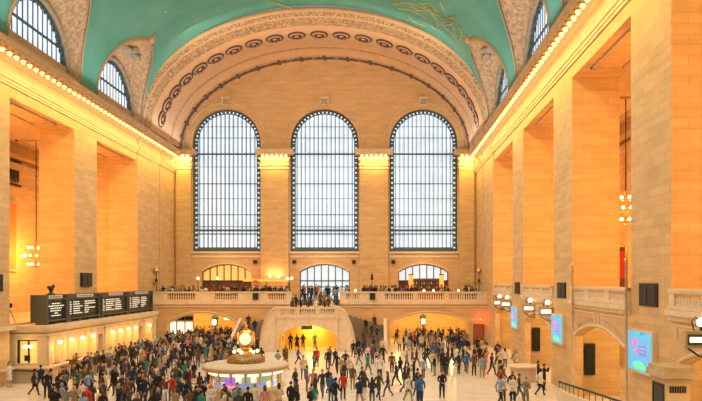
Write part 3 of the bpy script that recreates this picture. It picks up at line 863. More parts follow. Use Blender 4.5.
# tall pillar kiosk
e = tag(empty('information_pillar', (10.9, 24.0, 0)), 'square stone pillar with a dark display panel standing by the right wall', 'pillar')
MB().box(-.5, .5, -.65, .65, 0, .35).box(-.44, .44, -.58, .58, .35, 3.4).build('body', M['smooth'], e)
MB().box(-.5, .5, -.65, .65, 3.4, 3.55).box(-.62, .62, -.78, .78, 3.55, 3.78).box(-.55, .55, -.7, .7, 3.78, 3.95).build('cornice', M['mould'], e)
MB().box(-.47, -.44, -.42, .42, .7, 3.2).build('display_panel', M['boardpanel'], e)
mb = MB().box(-.49, -.47, -.48, -.42, .6, 3.3).box(-.49, -.47, .42, .48, .6, 3.3).box(-.49, -.47, -.48, .48, 3.2, 3.3).box(-.49, -.47, -.48, .48, .6, .7)
mb.build('panel_frame', M['bronze'], e)
mb = MB()
for k in range(7): mb.box(-.3 + k * .09, -.24 + k * .09, -.60, -.58, 3.0, 3.25)
mb.build('grille', M['bronze'], e)
# round stone desk
e = tag(empty('round_desk', (10.2, 45.6, 0)), 'round pale stone desk with a bright top by the right wall', 'desk')
MB().lathe([(.02, 0), (.98, 0), (.98, .12), (.9, .15), (.9, .95), (.95, 1.0)], n=28).build('base', M['smooth'], e)
MB().lathe([(.02, 1.0), (1.12, 1.0), (1.15, 1.04), (1.12, 1.1), (.7, 1.1), (.68, 1.05), (.02, 1.05)], n=28).build('top', M['pale'], e)
# curved stair parapet and dark handrail in the nearest arch
e = tag(empty('stair_railing', (XR - .9, 33.5, 0)), 'dark curved handrail round the stairwell under the large right arch', 'railing')
pts = [(-.6 + 1.4 * (k / 12) ** 2 * 1.0, 3.6 - 6.6 * k / 12, 1.25 + .12 * sin(pi * k / 12)) for k in range(13)]
MB().tube(pts, .06, 8).build('handrail', M['bronze'], e)
mb = MB(); 
for x, y, z in pts[::1]: mb.tube([(x, y, .85), (x, y, z)], .02, 5)
mb.build('spindles', M['bronze'], e)
mb = MB(); mb.sweep([(x, y, .45) for x, y, z in pts], .14, .42); mb.build('parapet', M['pale'], e)

# chandeliers in the side aisles
def chandelier(x, y, z, label):
    e = tag(empty('chandelier', (x, y, z)), label, 'chandelier')
    MB().lathe([(.05, 1.5), (.14, 1.35), (.08, 1.2), (.5, 1.0), (.55, .9), (.1, .85), (.12, .4), (.8, .25), (.85, .12), (.12, .05), (.14, -.4), (.5, -.5), (.5, -.62), (.02, -.8)], n=16).build('body', M['gold'], e)
    MB().tube([(0, 0, 1.4), (0, 0, 19.6 - z)], .04, 6).build('chain', M['bronze'], e)
    b0 = None
    for r_, zz, n_ in ((.65, 1.0, 8), (1.0, .25, 12), (.65, -.5, 8)):
        for k in range(n_):
            p = (r_ * cos(2 * pi * k / n_), r_ * sin(2 * pi * k / n_), zz)
            if b0 is None: b0 = MB().ball((0, 0, 0), .13, n=8).build('light_bulb', M['globe'], e, p)
            else: inst(b0, 'light_bulb', e, p)
chandelier(16.9, 44.0, 11.8, 'glowing tiered chandelier hanging in the right side aisle behind the nearest pier')
chandelier(-31.0, 57.7, 9.1, 'glowing tiered chandelier hanging in the left side aisle')
# banner standing in the right aisle
e = tag(empty('banner', (17.2, 45.2, 5.9)), 'dark red and brown hanging banner in the right aisle under the chandelier', 'banner')
MB().box(-1.1, .1, 0, .08, 0, 3.6).build('cloth', M['wood'], e); MB().box(-.3, .1, -.02, 0, 1.4, 3.3).build('stripe', M['red'], e); MB().tube([(-1.3, .04, 3.7), (.3, .04, 3.7)], .05, 6).tube([(.25, .04, 0), (.25, .04, 3.7)], .05, 6).build('stand', M['brass'], e)
# left aisle: carved grille and tall window
e = struct(empty('window_20', (XL - 8.9, 59.5, 8.0)), 'tall narrow window with a carved grille above in the left aisle')
MB().box(0, .12, -.9, .9, 0, 6.6).build('frame', M['mould'], e); MB().box(.12, .14, -.65, .65, .2, 6.3).build('pane', mat('orange_pane', (.7, .25, .08), .4), e)
mb = MB(); mb.box(0, .2, -1.4, 1.4, 8.0, 8.2); mb.box(0, .2, -1.4, 1.4, 10.2, 10.4)
for k in range(5): mb.ball((.08, -1.0 + k * .5, 9.1), .08, .2, .8, 6)
mb.build('grille', M['bronze'], e)

# ------------------------------------------------------------------ ticket office on the left
TX = -23.2; TY0, TY1, TZ = 44.5, 66.2, 3.75
tk = tag(empty('ticket_office', (TX, TY0, 0)), 'long stone ticket office with lit windows below the departure boards', 'ticket office')
TT_ = lambda u, w_, z: (-w_, u, z)
cs_ = [45.95, 47.75, 49.5, 51.3, 55.0, 56.75, 58.5, 60.3, 63.9]
mb = MB(TT_)
wall_cols(mb, 0, TY1 - TY0, 0, TZ, [(c_ - TY0 - .55, c_ - TY0 + .55, const(1.15), seg(c_ - TY0, .55, 2.85, .12), True) for c_ in cs_] +
          [(52.7 - TY0, 53.6 - TY0, const(0), const(2.7), False), (61.6 - TY0, 62.6 - TY0, const(0), const(2.7), False)], .5)
mb2 = MB(lambda u, w_, z: (-u, w_, z)); mb2.v = mb.v; mb2.f = mb.f; mb2.mi = mb.mi; mb2.sm = mb.sm
wall_cols(mb2, 0, 2.7, 0, TZ, [(.62, 2.12, const(1.35), const(3.0), False)], .5)
mb2.box(.5, 2.7, .5, TY1 - TY0, TZ - .2, TZ, 0)
mb2.box(0, 2.2, TY1 - TY0 - .1, TY1 - TY0, 0, TZ, 0)
mb2.box(.55, .6, .5, TY1 - TY0, 0, TZ, 1)
mb2.box(.1, 2.6, .55, .6, .0, 3.7, 1)
for q in [0.3] + [c_ - TY0 - .9 for c_ in cs_[1:4]] + [7.7, 9.6] + [c_ - TY0 - .9 for c_ in cs_[5:8]] + [16.7, 18.5, 20.4, 21.4]:
    mb2.box(-.08, 0, q - .14, q + .14, 0, 3.3, 0); mb2.box(-.12, 0, q - .18, q + .18, 3.15, 3.3, 0)
mb2.build('body', [M['smooth'], mat('office_inside', (.75, .52, .22), .6)], tk)
mb = MB()
mb.box(-2.7, .32, -.32, TY1 - TY0 + .1, TZ, TZ + .25).box(-2.7, .2, -.2, TY1 - TY0, TZ - .2, TZ).box(-2.7, .12, -.12, TY1 - TY0, TZ - .45, TZ - .35)
mb.build('cornice', M['pale'], tk)
MB().box(-2.5, .3, -.3, TY1 - TY0, 1.02, 1.15).build('counter', M['pale'], tk)
for c_ in cs_:
    u = c_ - TY0
    f_ = MB().box(-.50, -.44, u - .5, u + .5, 1.15, 2.8).build('ticket_window', M['glasswarm'], tk)
    MB().box(-.44, -.42, u - .5, u + .5, 1.9, 1.96).box(-.44, -.42, u - .03, u + .03, 1.15, 1.9).build('grille', M['brass'], f_)
    MB().ball((.22, u, 2.72), .17, .17, .14, 10).build('lamp_globe', M['globe'], tk)
    point((TX + .45, c_, 2.3), 150, (1.0, .52, .12), .1)
fw = MB().box(-2.12, -.62, .35, .42, 1.35, 3.0).build('front_window', M['glasswarm'], tk)
MB().box(-2.12, -2.0, .2, .35, 1.35, 3.0).box(-.74, -.62, .2, .35, 1.35, 3.0).box(-2.0, -.74, .2, .35, 2.9, 3.0).box(-1.7, -1.3, .3, .34, 1.5, 1.9).box(-1.4, -1.34, .2, .35, 1.35, 3).build('window_frame', M['bronze'], fw)
MB().ball((-1.35, -.15, 2.55), .22, .15, .13, 10).ball((-1.0, -.15, 2.55), .16, .12, .12, 10).build('lamp_globe', M['globe'], tk)
point((TX - 1.3, TY0 - .5, 2.5), 60, (1.0, .66, .24), .15)
MB().tube([(-2.3, -.35, .95), (-.2, -.35, .85)], .05, 6).tube([(-2.2, -.35, .9), (-2.2, -.1, .9)], .03, 6).tube([(-.3, -.35, .86), (-.3, -.1, .86)], .03, 6).build('handrail', M['bronze'], tk)

# departure boards standing on its roof
bd = [(45.2, 47.9, 'first'), (48.3, 53.4, 'second'), (54.1, 59.4, 'third'), (59.9, 65.9, 'fourth')]
rnd = random.Random(5)
lay = {0: [(.28, .72), (.08, .92), (.2, .8), (.2, .75), (.42, .6), (.25, .75)]}
for i, (a, b_, nm) in enumerate(bd):
    L = b_ - a; x = TX - .3; zb = 4.0
    e = tag(empty('departure_board', (x, (a + b_) / 2, zb)), 'black departure board with rows of pale text, %s of the four from the camera' % nm, 'board', 'departure boards over the ticket office')
    h = 2.1; T_ = lambda u, w_, z: (w_, u, z)
    MB(T_).box(-L / 2, L / 2, -1.2, -.1, .15, h).build('case', M['boardframe'], e)
    MB(T_).box(-L / 2 + .12, L / 2 - .12, -.1, -.06, .38, h - .45).build('panel', M['boardpanel'], e)
    mb = MB(T_)
    mb.box(-L / 2 - .1, L / 2 + .1, -.1, .06, .22, .32).box(-L / 2 - .1, L / 2 + .1, -.1, .06, h - .38, h - .28)
    for q in (-L / 2 - .07, L / 2 + .07): mb.box(q - .1, q + .1, -.75, .08, 0, h)
    n_ = int(L / 1.3)
    for k in range(n_ + 1): mb.box(-L / 2 + k * L / n_ - .06, -L / 2 + k * L / n_ + .06, -.6, 0, 0, .25)
    mb.build('frame', M['boardframe'], e)
    hp = MB(T_).box(-L * .2 if i else -L * .38, L * .32 if i else L * .3, -.1, -.02, h - .26, h - .04).build('header', M['white'], e)
    mb = MB(T_); n_ = 10 if i else 8; x0 = -L * .17 if i else -L * .34; x1 = L * .30 if i else L * .27
    for k in range(n_):
        u = x0 + (x1 - x0) * k / n_; mb.box(u, u + (x1 - x0) / n_ * .55, -.02, -.015, h - .21, h - .09)
    mb.build('header_lettering', M['black'], hp)
    mb = MB(T_)
    if i == 0:
        for r_, (f0, f1) in enumerate(lay[0]):
            u = -L / 2 + L * f0
            while u < -L / 2 + L * f1 - .1:
                w_ = rnd.uniform(.16, .34); mb.box(u, min(u + w_, -L / 2 + L * f1), -.06, -.05, h - .62 - r_ * .175 - .045, h - .62 - r_ * .175 + .03); u += w_ + .07
    else:
        for r_ in range(6):
            z = h - .60 - r_ * .175
            for f0, f1 in ((.05, .12), (.17, rnd.choice([.38, .46, .5])), (.54, rnd.uniform(.66, .92 if i == 1 else .8))):
                u = -L / 2 + L * f0
                while u < -L / 2 + L * f1 - .08:
                    w_ = rnd.uniform(.22, .5); mb.box(u, min(u + w_, -L / 2 + L * f1), -.06, -.05, z - .045, z + .03); u += w_ + .06
    mb.build('lettering', M['letters'], e)
# ornament on the roof of the ticket office
e = tag(empty('bronze_ornament', (TX - .6, 46.3, 6.1)), 'small dark bronze ornament on top of the first departure board', 'ornament')
MB().lathe([(.3, 0), (.3, .08), (.1, .14), (.12, .3)], n=10).build('foot', M['bronze'], e)
MB().ball((0, 0, .42), .16, .25, .2, 8).ball((0, -.3, .55), .1, .22, .12, 8).ball((0, .3, .6), .1, .2, .15, 8).build('figure', M['bronze'], e)
e = tag(empty('tripod', (-26.1, 45.0, 4.13)), 'grey tripod with equipment standing on the ledge left of the boards', 'tripod')
for a in (.3, 2.4, 4.5): MB().tube([(.45 * cos(a), .45 * sin(a), 0), (0, 0, 1.1)], .035, 5).build('leg', M['steel'], e)
MB().box(-.18, .18, -.14, .14, 1.1, 1.4).tube([(0, 0, 1.4), (0, 0, 1.65)], .05, 6).build('instrument', M['bronze'], e)
# ledge wrapping the pier beside the office
MB().box(XL, XL + .3, 30, 44.2, 3.75, 4.0).box(XL - .0, XL + .15, 30, 44.2, 1.0, 1.12).build('trim_2', M['pale'], kind='structure')

# ------------------------------------------------------------------ information booth and its clock
BX, BY = -7.75, 37.0
e = tag(empty('information_booth', (BX, BY, 0)), 'round marble information booth with a lit glass band and a pale flat roof', 'kiosk')
MB().lathe([(.02, 0), (2.1, 0), (2.1, .2), (1.98, .24), (1.98, .95), (2.05, 1.0)], n=32).build('base', M['pale'], e)
MB().lathe([(1.5, 1.0), (2.25, 1.0), (2.28, 1.05), (2.25, 1.1), (1.5, 1.1)], n=32).build('counter', M['pale'], e)
MB().lathe([(1.55, 1.1), (1.55, 2.0)], n=32).build('inner_wall', M['boothglass'], e)
for k in range(16):
    a = 2 * pi * (k + .5) / 16
    MB().tube([(2.0 * cos(a), 2.0 * sin(a), 1.1), (2.0 * cos(a), 2.0 * sin(a), 2.05)], .045, 6).build('mullion', M['brass'], e)
MB().lathe([(1.5, 2.05), (2.3, 2.05), (2.42, 2.12), (2.45, 2.2), (2.45, 2.28), (2.36, 2.34), (1.2, 2.42), (.02, 2.42)], n=48).build('roof', mat('booth_roof', (.55, .48, .36), .6, noise=.15), e)
MB().lathe([(2.32, 2.03), (2.44, 2.08), (2.46, 2.13), (2.40, 2.13)], n=48).build('roof_rim', M['brass'], e)
lp = None
for k in range(16):
    a = 2 * pi * k / 16
    o = MB().box(-.30, .30, -.03, .03, -.08, .08).build('light_panel', M['rimlight'], e, (2.06 * cos(a), 2.06 * sin(a), 1.93)); o.rotation_euler = (0, 0, a + pi / 2)
def on_booth(px, z, w_, h_, m_, name, label=None):
    a = math.asin(max(-.95, min(.95, (PX(px, BY - 1.7) - BX) / 1.85)))
    o = MB().box(-w_ / 2, w_ / 2, -.04, .04, 0, h_).build(name, m_, e, (1.85 * sin(a), -1.85 * cos(a), z)); o.rotation_euler = (0, 0, a)
    if label: o['label'] = label
    return o
sc_ = on_booth(230.5, 1.14, .64, .58, M['purple'], 'screen', 'purple and orange lit screen')
MB().box(-.3, .3, -.05, -.04, .06, .2).build('screen_band', M['pink'], sc_)
for p in (217.5, 246, 261, 272): on_booth(p, 1.2, .5, .26, M['bluescreen'], 'monitor')
for p in (207, 224, 239, 253.5, 267, 279): on_booth(p, 1.48 if p in (239, 253.5) else 1.15, .30, .34, M['screenwhite'], 'leaflet_rack')
point((BX, BY - 1.75, 1.75), 3, (1, .85, .6), .1)
ck = tag(empty('four_faced_clock', (BX, BY, 2.42)), 'brass ball clock with glowing opal faces on top of the information booth', 'clock')
MB().lathe([(1.08, 0), (1.08, .22), (.98, .28), (.9, .36), (.7, .42), (.02, .44)], n=28).build('plinth', mat('aged_brass', (.34, .22, .09), .45, .6, noise=.5, nscale=9), ck)
MB().lathe([(.34, .42), (.26, .5), (.18, .62), (.24, .72), (.30, .80), (.22, .88), (.1, .94)], n=20).build('pedestal', M['brass'], ck)
MB().ball((0, 0, 1.38), .50, .50, .52, 28).build('case', M['brass'], ck)
for k in range(4):
    a = k * pi / 2 + .12; T_ = lambda u, w_, z, a=a: (u * cos(a) + w_ * sin(a), u * sin(a) - w_ * cos(a), z)
    f_ = MB(T_).lathe([(.02, .50), (.33, .485), (.33, .44)], (0, 0, 1.38), 24, 0, True, 'y').build('clock_face', mat('opal_face_%d' % k, (1, .9, .6), .3, emit=(1, .80, .45), es=1.05), ck)
    MB(T_).lathe([(.33, .44), (.36, .51), (.40, .44)], (0, 0, 1.38), 24, 0, True, 'y').build('bezel', M['brass'], ck)
    MB(T_).box(-.012, .012, .5, .515, 1.38, 1.62).box(-.14, .0, .5, .515, 1.37, 1.39).build('hands', M['black'], f_)
MB().lathe([(.10, 1.86), (.16, 1.92), (.06, 1.98), (.12, 2.06), (.05, 2.16), (.01, 2.34)], n=12).build('finial', M['brass'], ck)
for k in range(6):
    a = 2 * pi * k / 6 + .35
    MB().tube([(.62 * cos(a), .62 * sin(a), .40), (.62 * cos(a), .62 * sin(a), .52)], .05, 6).build('lamp_stem', M['brass'], ck)
    MB().ball((.66 * cos(a), .66 * sin(a), .62), .11, n=12).build('lamp_globe', M['clockglobe'], ck)
point((BX, BY - 1.0, 3.3), 9, (1, .8, .45), .2)

# ------------------------------------------------------------------ balcony furniture
for k, px in enumerate((270.3, 279)):
    e = tag(empty('wall_sconce', (PX(px, 78.6), 78.7, 7.3)), '%s of two glowing sconces on the pilaster behind the left balcony' % ('left', 'right')[k], 'lamp')
    MB().box(-.12, .12, -.08, .05, -.2, .2).tube([(0, 0, 0), (0, -.2, .05), (0, -.25, .2)], .03, 6).build('bracket', M['brass'], e)
    MB().lathe([(.05, .15), (.16, .45), (.17, .5)], (0, -.25, 0), 10).build('shade', M['globe'], e)
    point((PX(px, 78.6), 78.15, 8.1), 110, (1, .7, .25), .1)
for px, n_, l_ in ((198, 1, 'left of the left doorway'), (217.5, 1, 'in front of the left doorway'), (289.5, 2, 'left of the central stairs'), (372, 0, 'by the right end of the stairs')):
    e = tag(empty('lamp_post', (PX(px, 72.6), 72.6, ZBF)), ('slim %s globe lamp post on the balcony ' % ('twin' if n_ == 2 else 'single')) + l_ if n_ else 'dark slender lantern post on the balcony right of the central stairs', 'lamp')
    MB().lathe([(.16, 0), (.16, .1), (.05, .2), (.04, 2.3)], n=8).build('post', M['bronze'], e)
    if n_ == 2: MB().tube([(-.25, 0, 2.35), (0, 0, 2.2), (.25, 0, 2.35)], .03, 6).build('arm', M['bronze'], e)
    for q in ((0,) if n_ == 1 else (-.25, .25) if n_ == 2 else ()): MB().ball((q, 0, 2.5), .17, n=12).build('globe', M['globe'], e)
    if n_ == 0: MB().lathe([(.02, 2.3), (.16, 2.35), (.12, 2.9), (.02, 3.1)], n=6).build('lantern', M['bronze'], e)
for px, l_ in ((355.5, 'just right of the stairs'), (424, 'left half of the bar'), (433.5, 'middle of the bar'), (458.5, 'right of the bar')):
    e = tag(empty('table_lamp', (PX(px, 72.0), 72.0, 5.66)), 'small glowing table lamp behind the right balcony rail, ' + l_, 'lamp')
    MB().lathe([(.1, 0), (.1, .04), (.03, .08), (.03, .25)], n=8).build('stem', M['brass'], e)
    MB().lathe([(.16, .22), (.10, .48), (.02, .5)], n=10).build('lamp_shade', M['globe'], e)
    t2 = tag(empty('cafe_table', (PX(px, 72.0), 72.0, ZBF)), 'small round table under a glowing lamp, ' + l_, 'table')
    MB().lathe([(.3, 0), (.3, .03), (.04, .06), (.04, .70)], n=10).build('pedestal', M['bronze'], t2)
    MB().lathe([(.02, .70), (.45, .70), (.45, .75), (.02, .75)], n=16).build('table_top', M['redwood'], t2)
for px, l_ in ((411, 'left'), (441.5, 'right')):
    e = tag(empty('bar_column', (PX(px, 76.5), 76.5, ZBF)), '%s of two glowing orange columns flanking the balcony bar' % l_, 'lamp')
    MB().lathe([(.34, 0), (.34, .5)], n=12).lathe([(.34, 2.9), (.34, 3.0), (.02, 3.05)], n=12).build('frame', M['bronze'], e)
    MB().lathe([(.28, .5), (.28, 2.9)], n=12).build('glow_tube', M['barlamp'], e)
e = tag(empty('bar_counter', (PX(426, 76), 76.3, ZBF)), 'dark bar counter with bottle shelves on the right balcony', 'bar')
MB().box(-3.0, 3.0, -.6, -.1, 0, 1.1).build('counter', M['redwood'], e)
MB().box(-1.9, 1.9, .1, .4, 0, 2.5).build('back_cabinet', M['wood'], e)
for z in (1.3, 1.8, 2.3): MB().box(-1.8, 1.8, -.15, .1, z, z + .04).build('shelf', M['steel'], e)
rr = random.Random(9)
for k in range(24):
    z = (1.34, 1.84)[k % 2]
    x = PX(426, 76) - 1.7 + (k // 2) * .30 + rr.uniform(-.04, .04)
    o = tag(MB().lathe([(.04, 0), (.045, .18), (.015, .25), (.015, .32)], n=6).build('bottle', [M['brass'], M['lampgreen'], M['white']][k % 3], None, (x, 76.27, ZBF + z)),
            'small bottle on the dark shelves behind the balcony bar', 'bottle', 'bottles behind the balcony bar')
for px, z, col, l_ in ((223.5, 6.05, 'red', 'in front of the left doorway'), (255.5, 6.75, 'red', 'between the left doorway and the sconces')):
    e = tag(empty('parasol', (PX(px, 73.5), 73.5, ZBF)), 'small red parasol on the left balcony ' + l_, 'parasol')
    MB().tube([(0, 0, 0), (0, 0, z - ZBF + .5)], .03, 6).build('pole', M['brass'], e)
    MB().lathe([(.55, z - ZBF + .12), (.3, z - ZBF + .36), (.02, z - ZBF + .5)], n=10, smooth=False).build('canopy', M['red'], e)
e = tag(empty('menu_canopy', (PX(266, 76.5), 77.0, ZBF)), 'low orange lit canopy bar along the pilaster on the left balcony', 'canopy')
MB().box(-2.8, 2.8, -.3, .3, 2.15, 2.4).build('canopy', M['barlamp'], e)
for q in (-2.6, 0, 2.6): MB().box(q - .05, q + .05, -.05, .05, 0, 2.15).build('post', M['wood'], e)
MB().box(-2.8, 2.8, -.2, .2, 0, 1.2).build('counter', M['redwood'], e)
for a, b_, l_ in ((157, 212, 'leftmost'), (216, 248, 'middle'), (264, 290, 'right')):
    x0, x1 = PX(a, 71.7), PX(b_, 71.7)
    e = tag(empty('planter_screen', ((x0 + x1) / 2, 71.5, ZBF)), 'dark low hedge screen behind the left balcony rail, %s of three' % l_, 'planter')
    hw = (x1 - x0) / 2
    MB().box(-hw, hw, -.15, .15, 0, .7).build('box', M['redwood'], e)
    mb = MB()
    for k in range(int(hw * 2 / .3)): mb.ball((-hw + .15 + k * .3, rr.uniform(-.05, .05), .88 + rr.uniform(-.05, .08)), .2, .17, .24, 7)
    mb.build('foliage', mat('dark_foliage_' + l_, (.03, .04, .025), .8), e)
for px, l_ in ((255.2, 'left of the sconces'), (294.3, 'upper left of the middle doorway'), (353.8, 'upper right of the middle doorway'), (393.3, 'upper left of the right doorway')):
    e = tag(empty('wall_speaker', (PX(px, 79), YE, 9.25)), 'tiny black cube speaker on the end wall ' + l_, 'speaker')
    MB().box(-.22, .22, -.35, 0, 0, .45).build('case', M['black'], e); MB().lathe([(.02, -.37), (.15, -.36), (.15, -.35)], (0, 0, .22), 10, 0, True, 'y').build('cone', M['bronze'], e)
for px, l_ in ((255.5, 'left'), (372.5, 'right')):
    e = tag(empty('balcony_speaker', (PX(px, 70.7), YB - .22, 5.05)), 'black upright speaker set in the balcony front %s of the stairs' % l_, 'speaker')
    MB().box(-.3, .3, -.16, 0, 0, .72).build('case', M['black'], e); MB().box(-.24, .24, -.18, -.16, .06, .66).build('grille', M['bronze'], e)
for x, l_, y in ((11.6, 'right', 75.0), (-25.1, 'left', 71.8)):
    e = tag(empty('wall_lantern', (x, y, 6.2)), 'tall bronze wall lantern in the %s corner above the balcony' % l_, 'lamp')
    MB().box(-.12, .12, -.1, .1, .8, 1.1).lathe([(.05, -.9), (.05, 1.8)], n=6).build('stem', M['bronze'], e)
    MB().lathe([(.1, 1.8), (.35, 2.0), (.35, 2.1), (.2, 2.3), (.02, 2.6)], n=8).lathe([(.1, .5), (.3, .7), (.3, .8)], n=8).build('lantern', M['brass'], e)
# small red alarm lamp and door right of the right arch
e = tag(empty('alarm_lamp', (11.1, YB, 2.85)), 'small glowing red lamp on the wall right of the right arch', 'lamp')
MB().box(-.12, .12, -.08, 0, -.12, .12).build('base', M['black'], e); MB().ball((0, -.12, 0), .08, n=10).build('lens', M['redlamp'], e)
point((11.1, YB - .6, 2.85), 80, (1, .08, .03), .1)
e = struct(empty('door_4', (10.95, YB, 0)), 'brown door under the red lamp')
MB().box(-.5, .5, -.06, 0, 0, 2.2).build('panel', M['redwood'], e); MB().box(-.6, -.5, -.1, 0, 0, 2.3).box(.5, .6, -.1, 0, 0, 2.3).box(-.6, .6, -.1, 0, 2.2, 2.3).build('frame', M['wood'], e)
# market fronts and clock posts in the lower passages
def clock_post(x, y, l_):
    e = tag(empty('clock_post', (x, y, 0)), 'small green-capped clock on a tall post ' + l_, 'clock')
    MB().lathe([(.3, 0), (.3, .15), (.09, .3), (.07, 2.4)], n=8).build('post', M['bronze'], e)
    MB().lathe([(.32, 2.4), (.34, 2.45), (.34, 3.15), (.3, 3.2)], n=8, smooth=False).build('case', M['brass'], e)
    MB().box(-.2, .2, -.36, -.33, 2.55, 3.05).build('face', M['signglow'], e)
    MB().lathe([(.42, 3.2), (.38, 3.32), (.12, 3.5), (.02, 3.62)], n=8).build('cap', M['greenroof'], e)
clock_post(PX(215, 67), 67, 'in front of the left arch'); clock_post(PX(423, 68.5), 68.5, 'in front of the right arch')
sc = tag(empty('shopfront', (-22.9, 73.6, 0)), 'white lit shopfront with dark signs inside the left arch', 'shop')
MB().box(-1.5, 1.5, 0, .2, 0, 3.2).build('front', M['pale'], sc)
for q in (-.95, 0, .95):
    MB().box(q - .38, q + .38, -.05, 0, .3, 2.4).build('lit_window', M['shopglow'], sc); MB().box(q - .42, q + .42, -.08, 0, 2.62, 3.0).build('sign', M['black'], sc)
sc = tag(empty('menu_screen', (PX(234, 76), 76, 2.5)), 'white glowing overhead menu screens at the right end of the left arch', 'screen')
for q in (-.8, 0, .8): MB().box(q - .36, q + .36, -.05, .05, 0, .5).build('panel', M['shopglow'], sc)
MB().box(-1.2, 1.2, .05, .1, .1, .4).box(-1.1, -1.05, 0, .1, .5, 1.6).box(1.05, 1.1, 0, .1, .5, 1.6).build('frame', M['bronze'], sc)
for k, x in enumerate((3.0, 7.6)):
    e = tag(empty('ceiling_lamp', (x, 72.6, 3.5)), 'bright bowl lamp hanging in the right arch, %s of the two' % ('left', 'right')[k], 'lamp')
    MB().tube([(0, 0, .2), (0, 0, .6)], .03, 6).build('stem', M['brass'], e); MB().ball((0, 0, .05), .28, .28, .2, 12).build('bowl', M['globe'], e)
# green hanging sign under the central arch
e = tag(empty('arch_sign', (SX - .4, 67.0, 2.0)), 'small dark green sign hanging in the yellow central arch', 'sign')
MB().box(-.6, .6, 0, .08, 0, .42).build('panel', M['greenroof'], e); MB().box(-.5, -.46, .02, .06, .42, 1.2).box(.46, .5, .02, .06, .42, 1.2).build('hanger', M['bronze'], e)

# ------------------------------------------------------------------ people
MATC = {}
def cloth(name, col):
    if name not in MATC: MATC[name] = mat('cloth_' + name, col, .85, noise=.25, nscale=6)
    return MATC[name]
TOPC = {'black': (.012, .012, .014), 'navy': (.015, .025, .07), 'charcoal': (.04, .042, .045), 'grey': (.20, .20, .20), 'white': (.75, .73, .68), 'cream': (.60, .50, .36),
        'light blue': (.25, .38, .58), 'blue': (.04, .14, .42), 'red': (.55, .03, .02), 'brown': (.13, .065, .03), 'olive': (.11, .11, .05), 'tan': (.38, .26, .14),
        'teal': (.02, .22, .20), 'purple': (.14, .05, .17), 'pink': (.62, .25, .25), 'yellow': (.60, .45, .10), 'green': (.06, .30, .06)}
BOTC = {'black': (.012, .012, .014), 'dark blue': (.03, .05, .11), 'blue denim': (.08, .13, .24), 'grey': (.15, .15, .15), 'khaki': (.34, .26, .16), 'brown': (.09, .05, .03), 'white': (.65, .63, .58)}
HAIRC = {'black': (.01, .008, .007), 'dark brown': (.035, .018, .01), 'brown': (.09, .045, .02), 'blond': (.40, .26, .10), 'grey': (.28, .27, .26)}
SKINS = [mat('skin_%d' % i, c_, .55) for i, c_ in enumerate([(.62, .36, .24), (.52, .29, .18), (.34, .17, .09), (.15, .07, .04), (.66, .42, .30)])]
M['shoe'] = mat('shoe_leather', (.02, .015, .012), .4); M['eye'] = mat('eye_dark', (.02, .015, .01), .3); M['lip'] = mat('lips', (.40, .14, .11), .5)

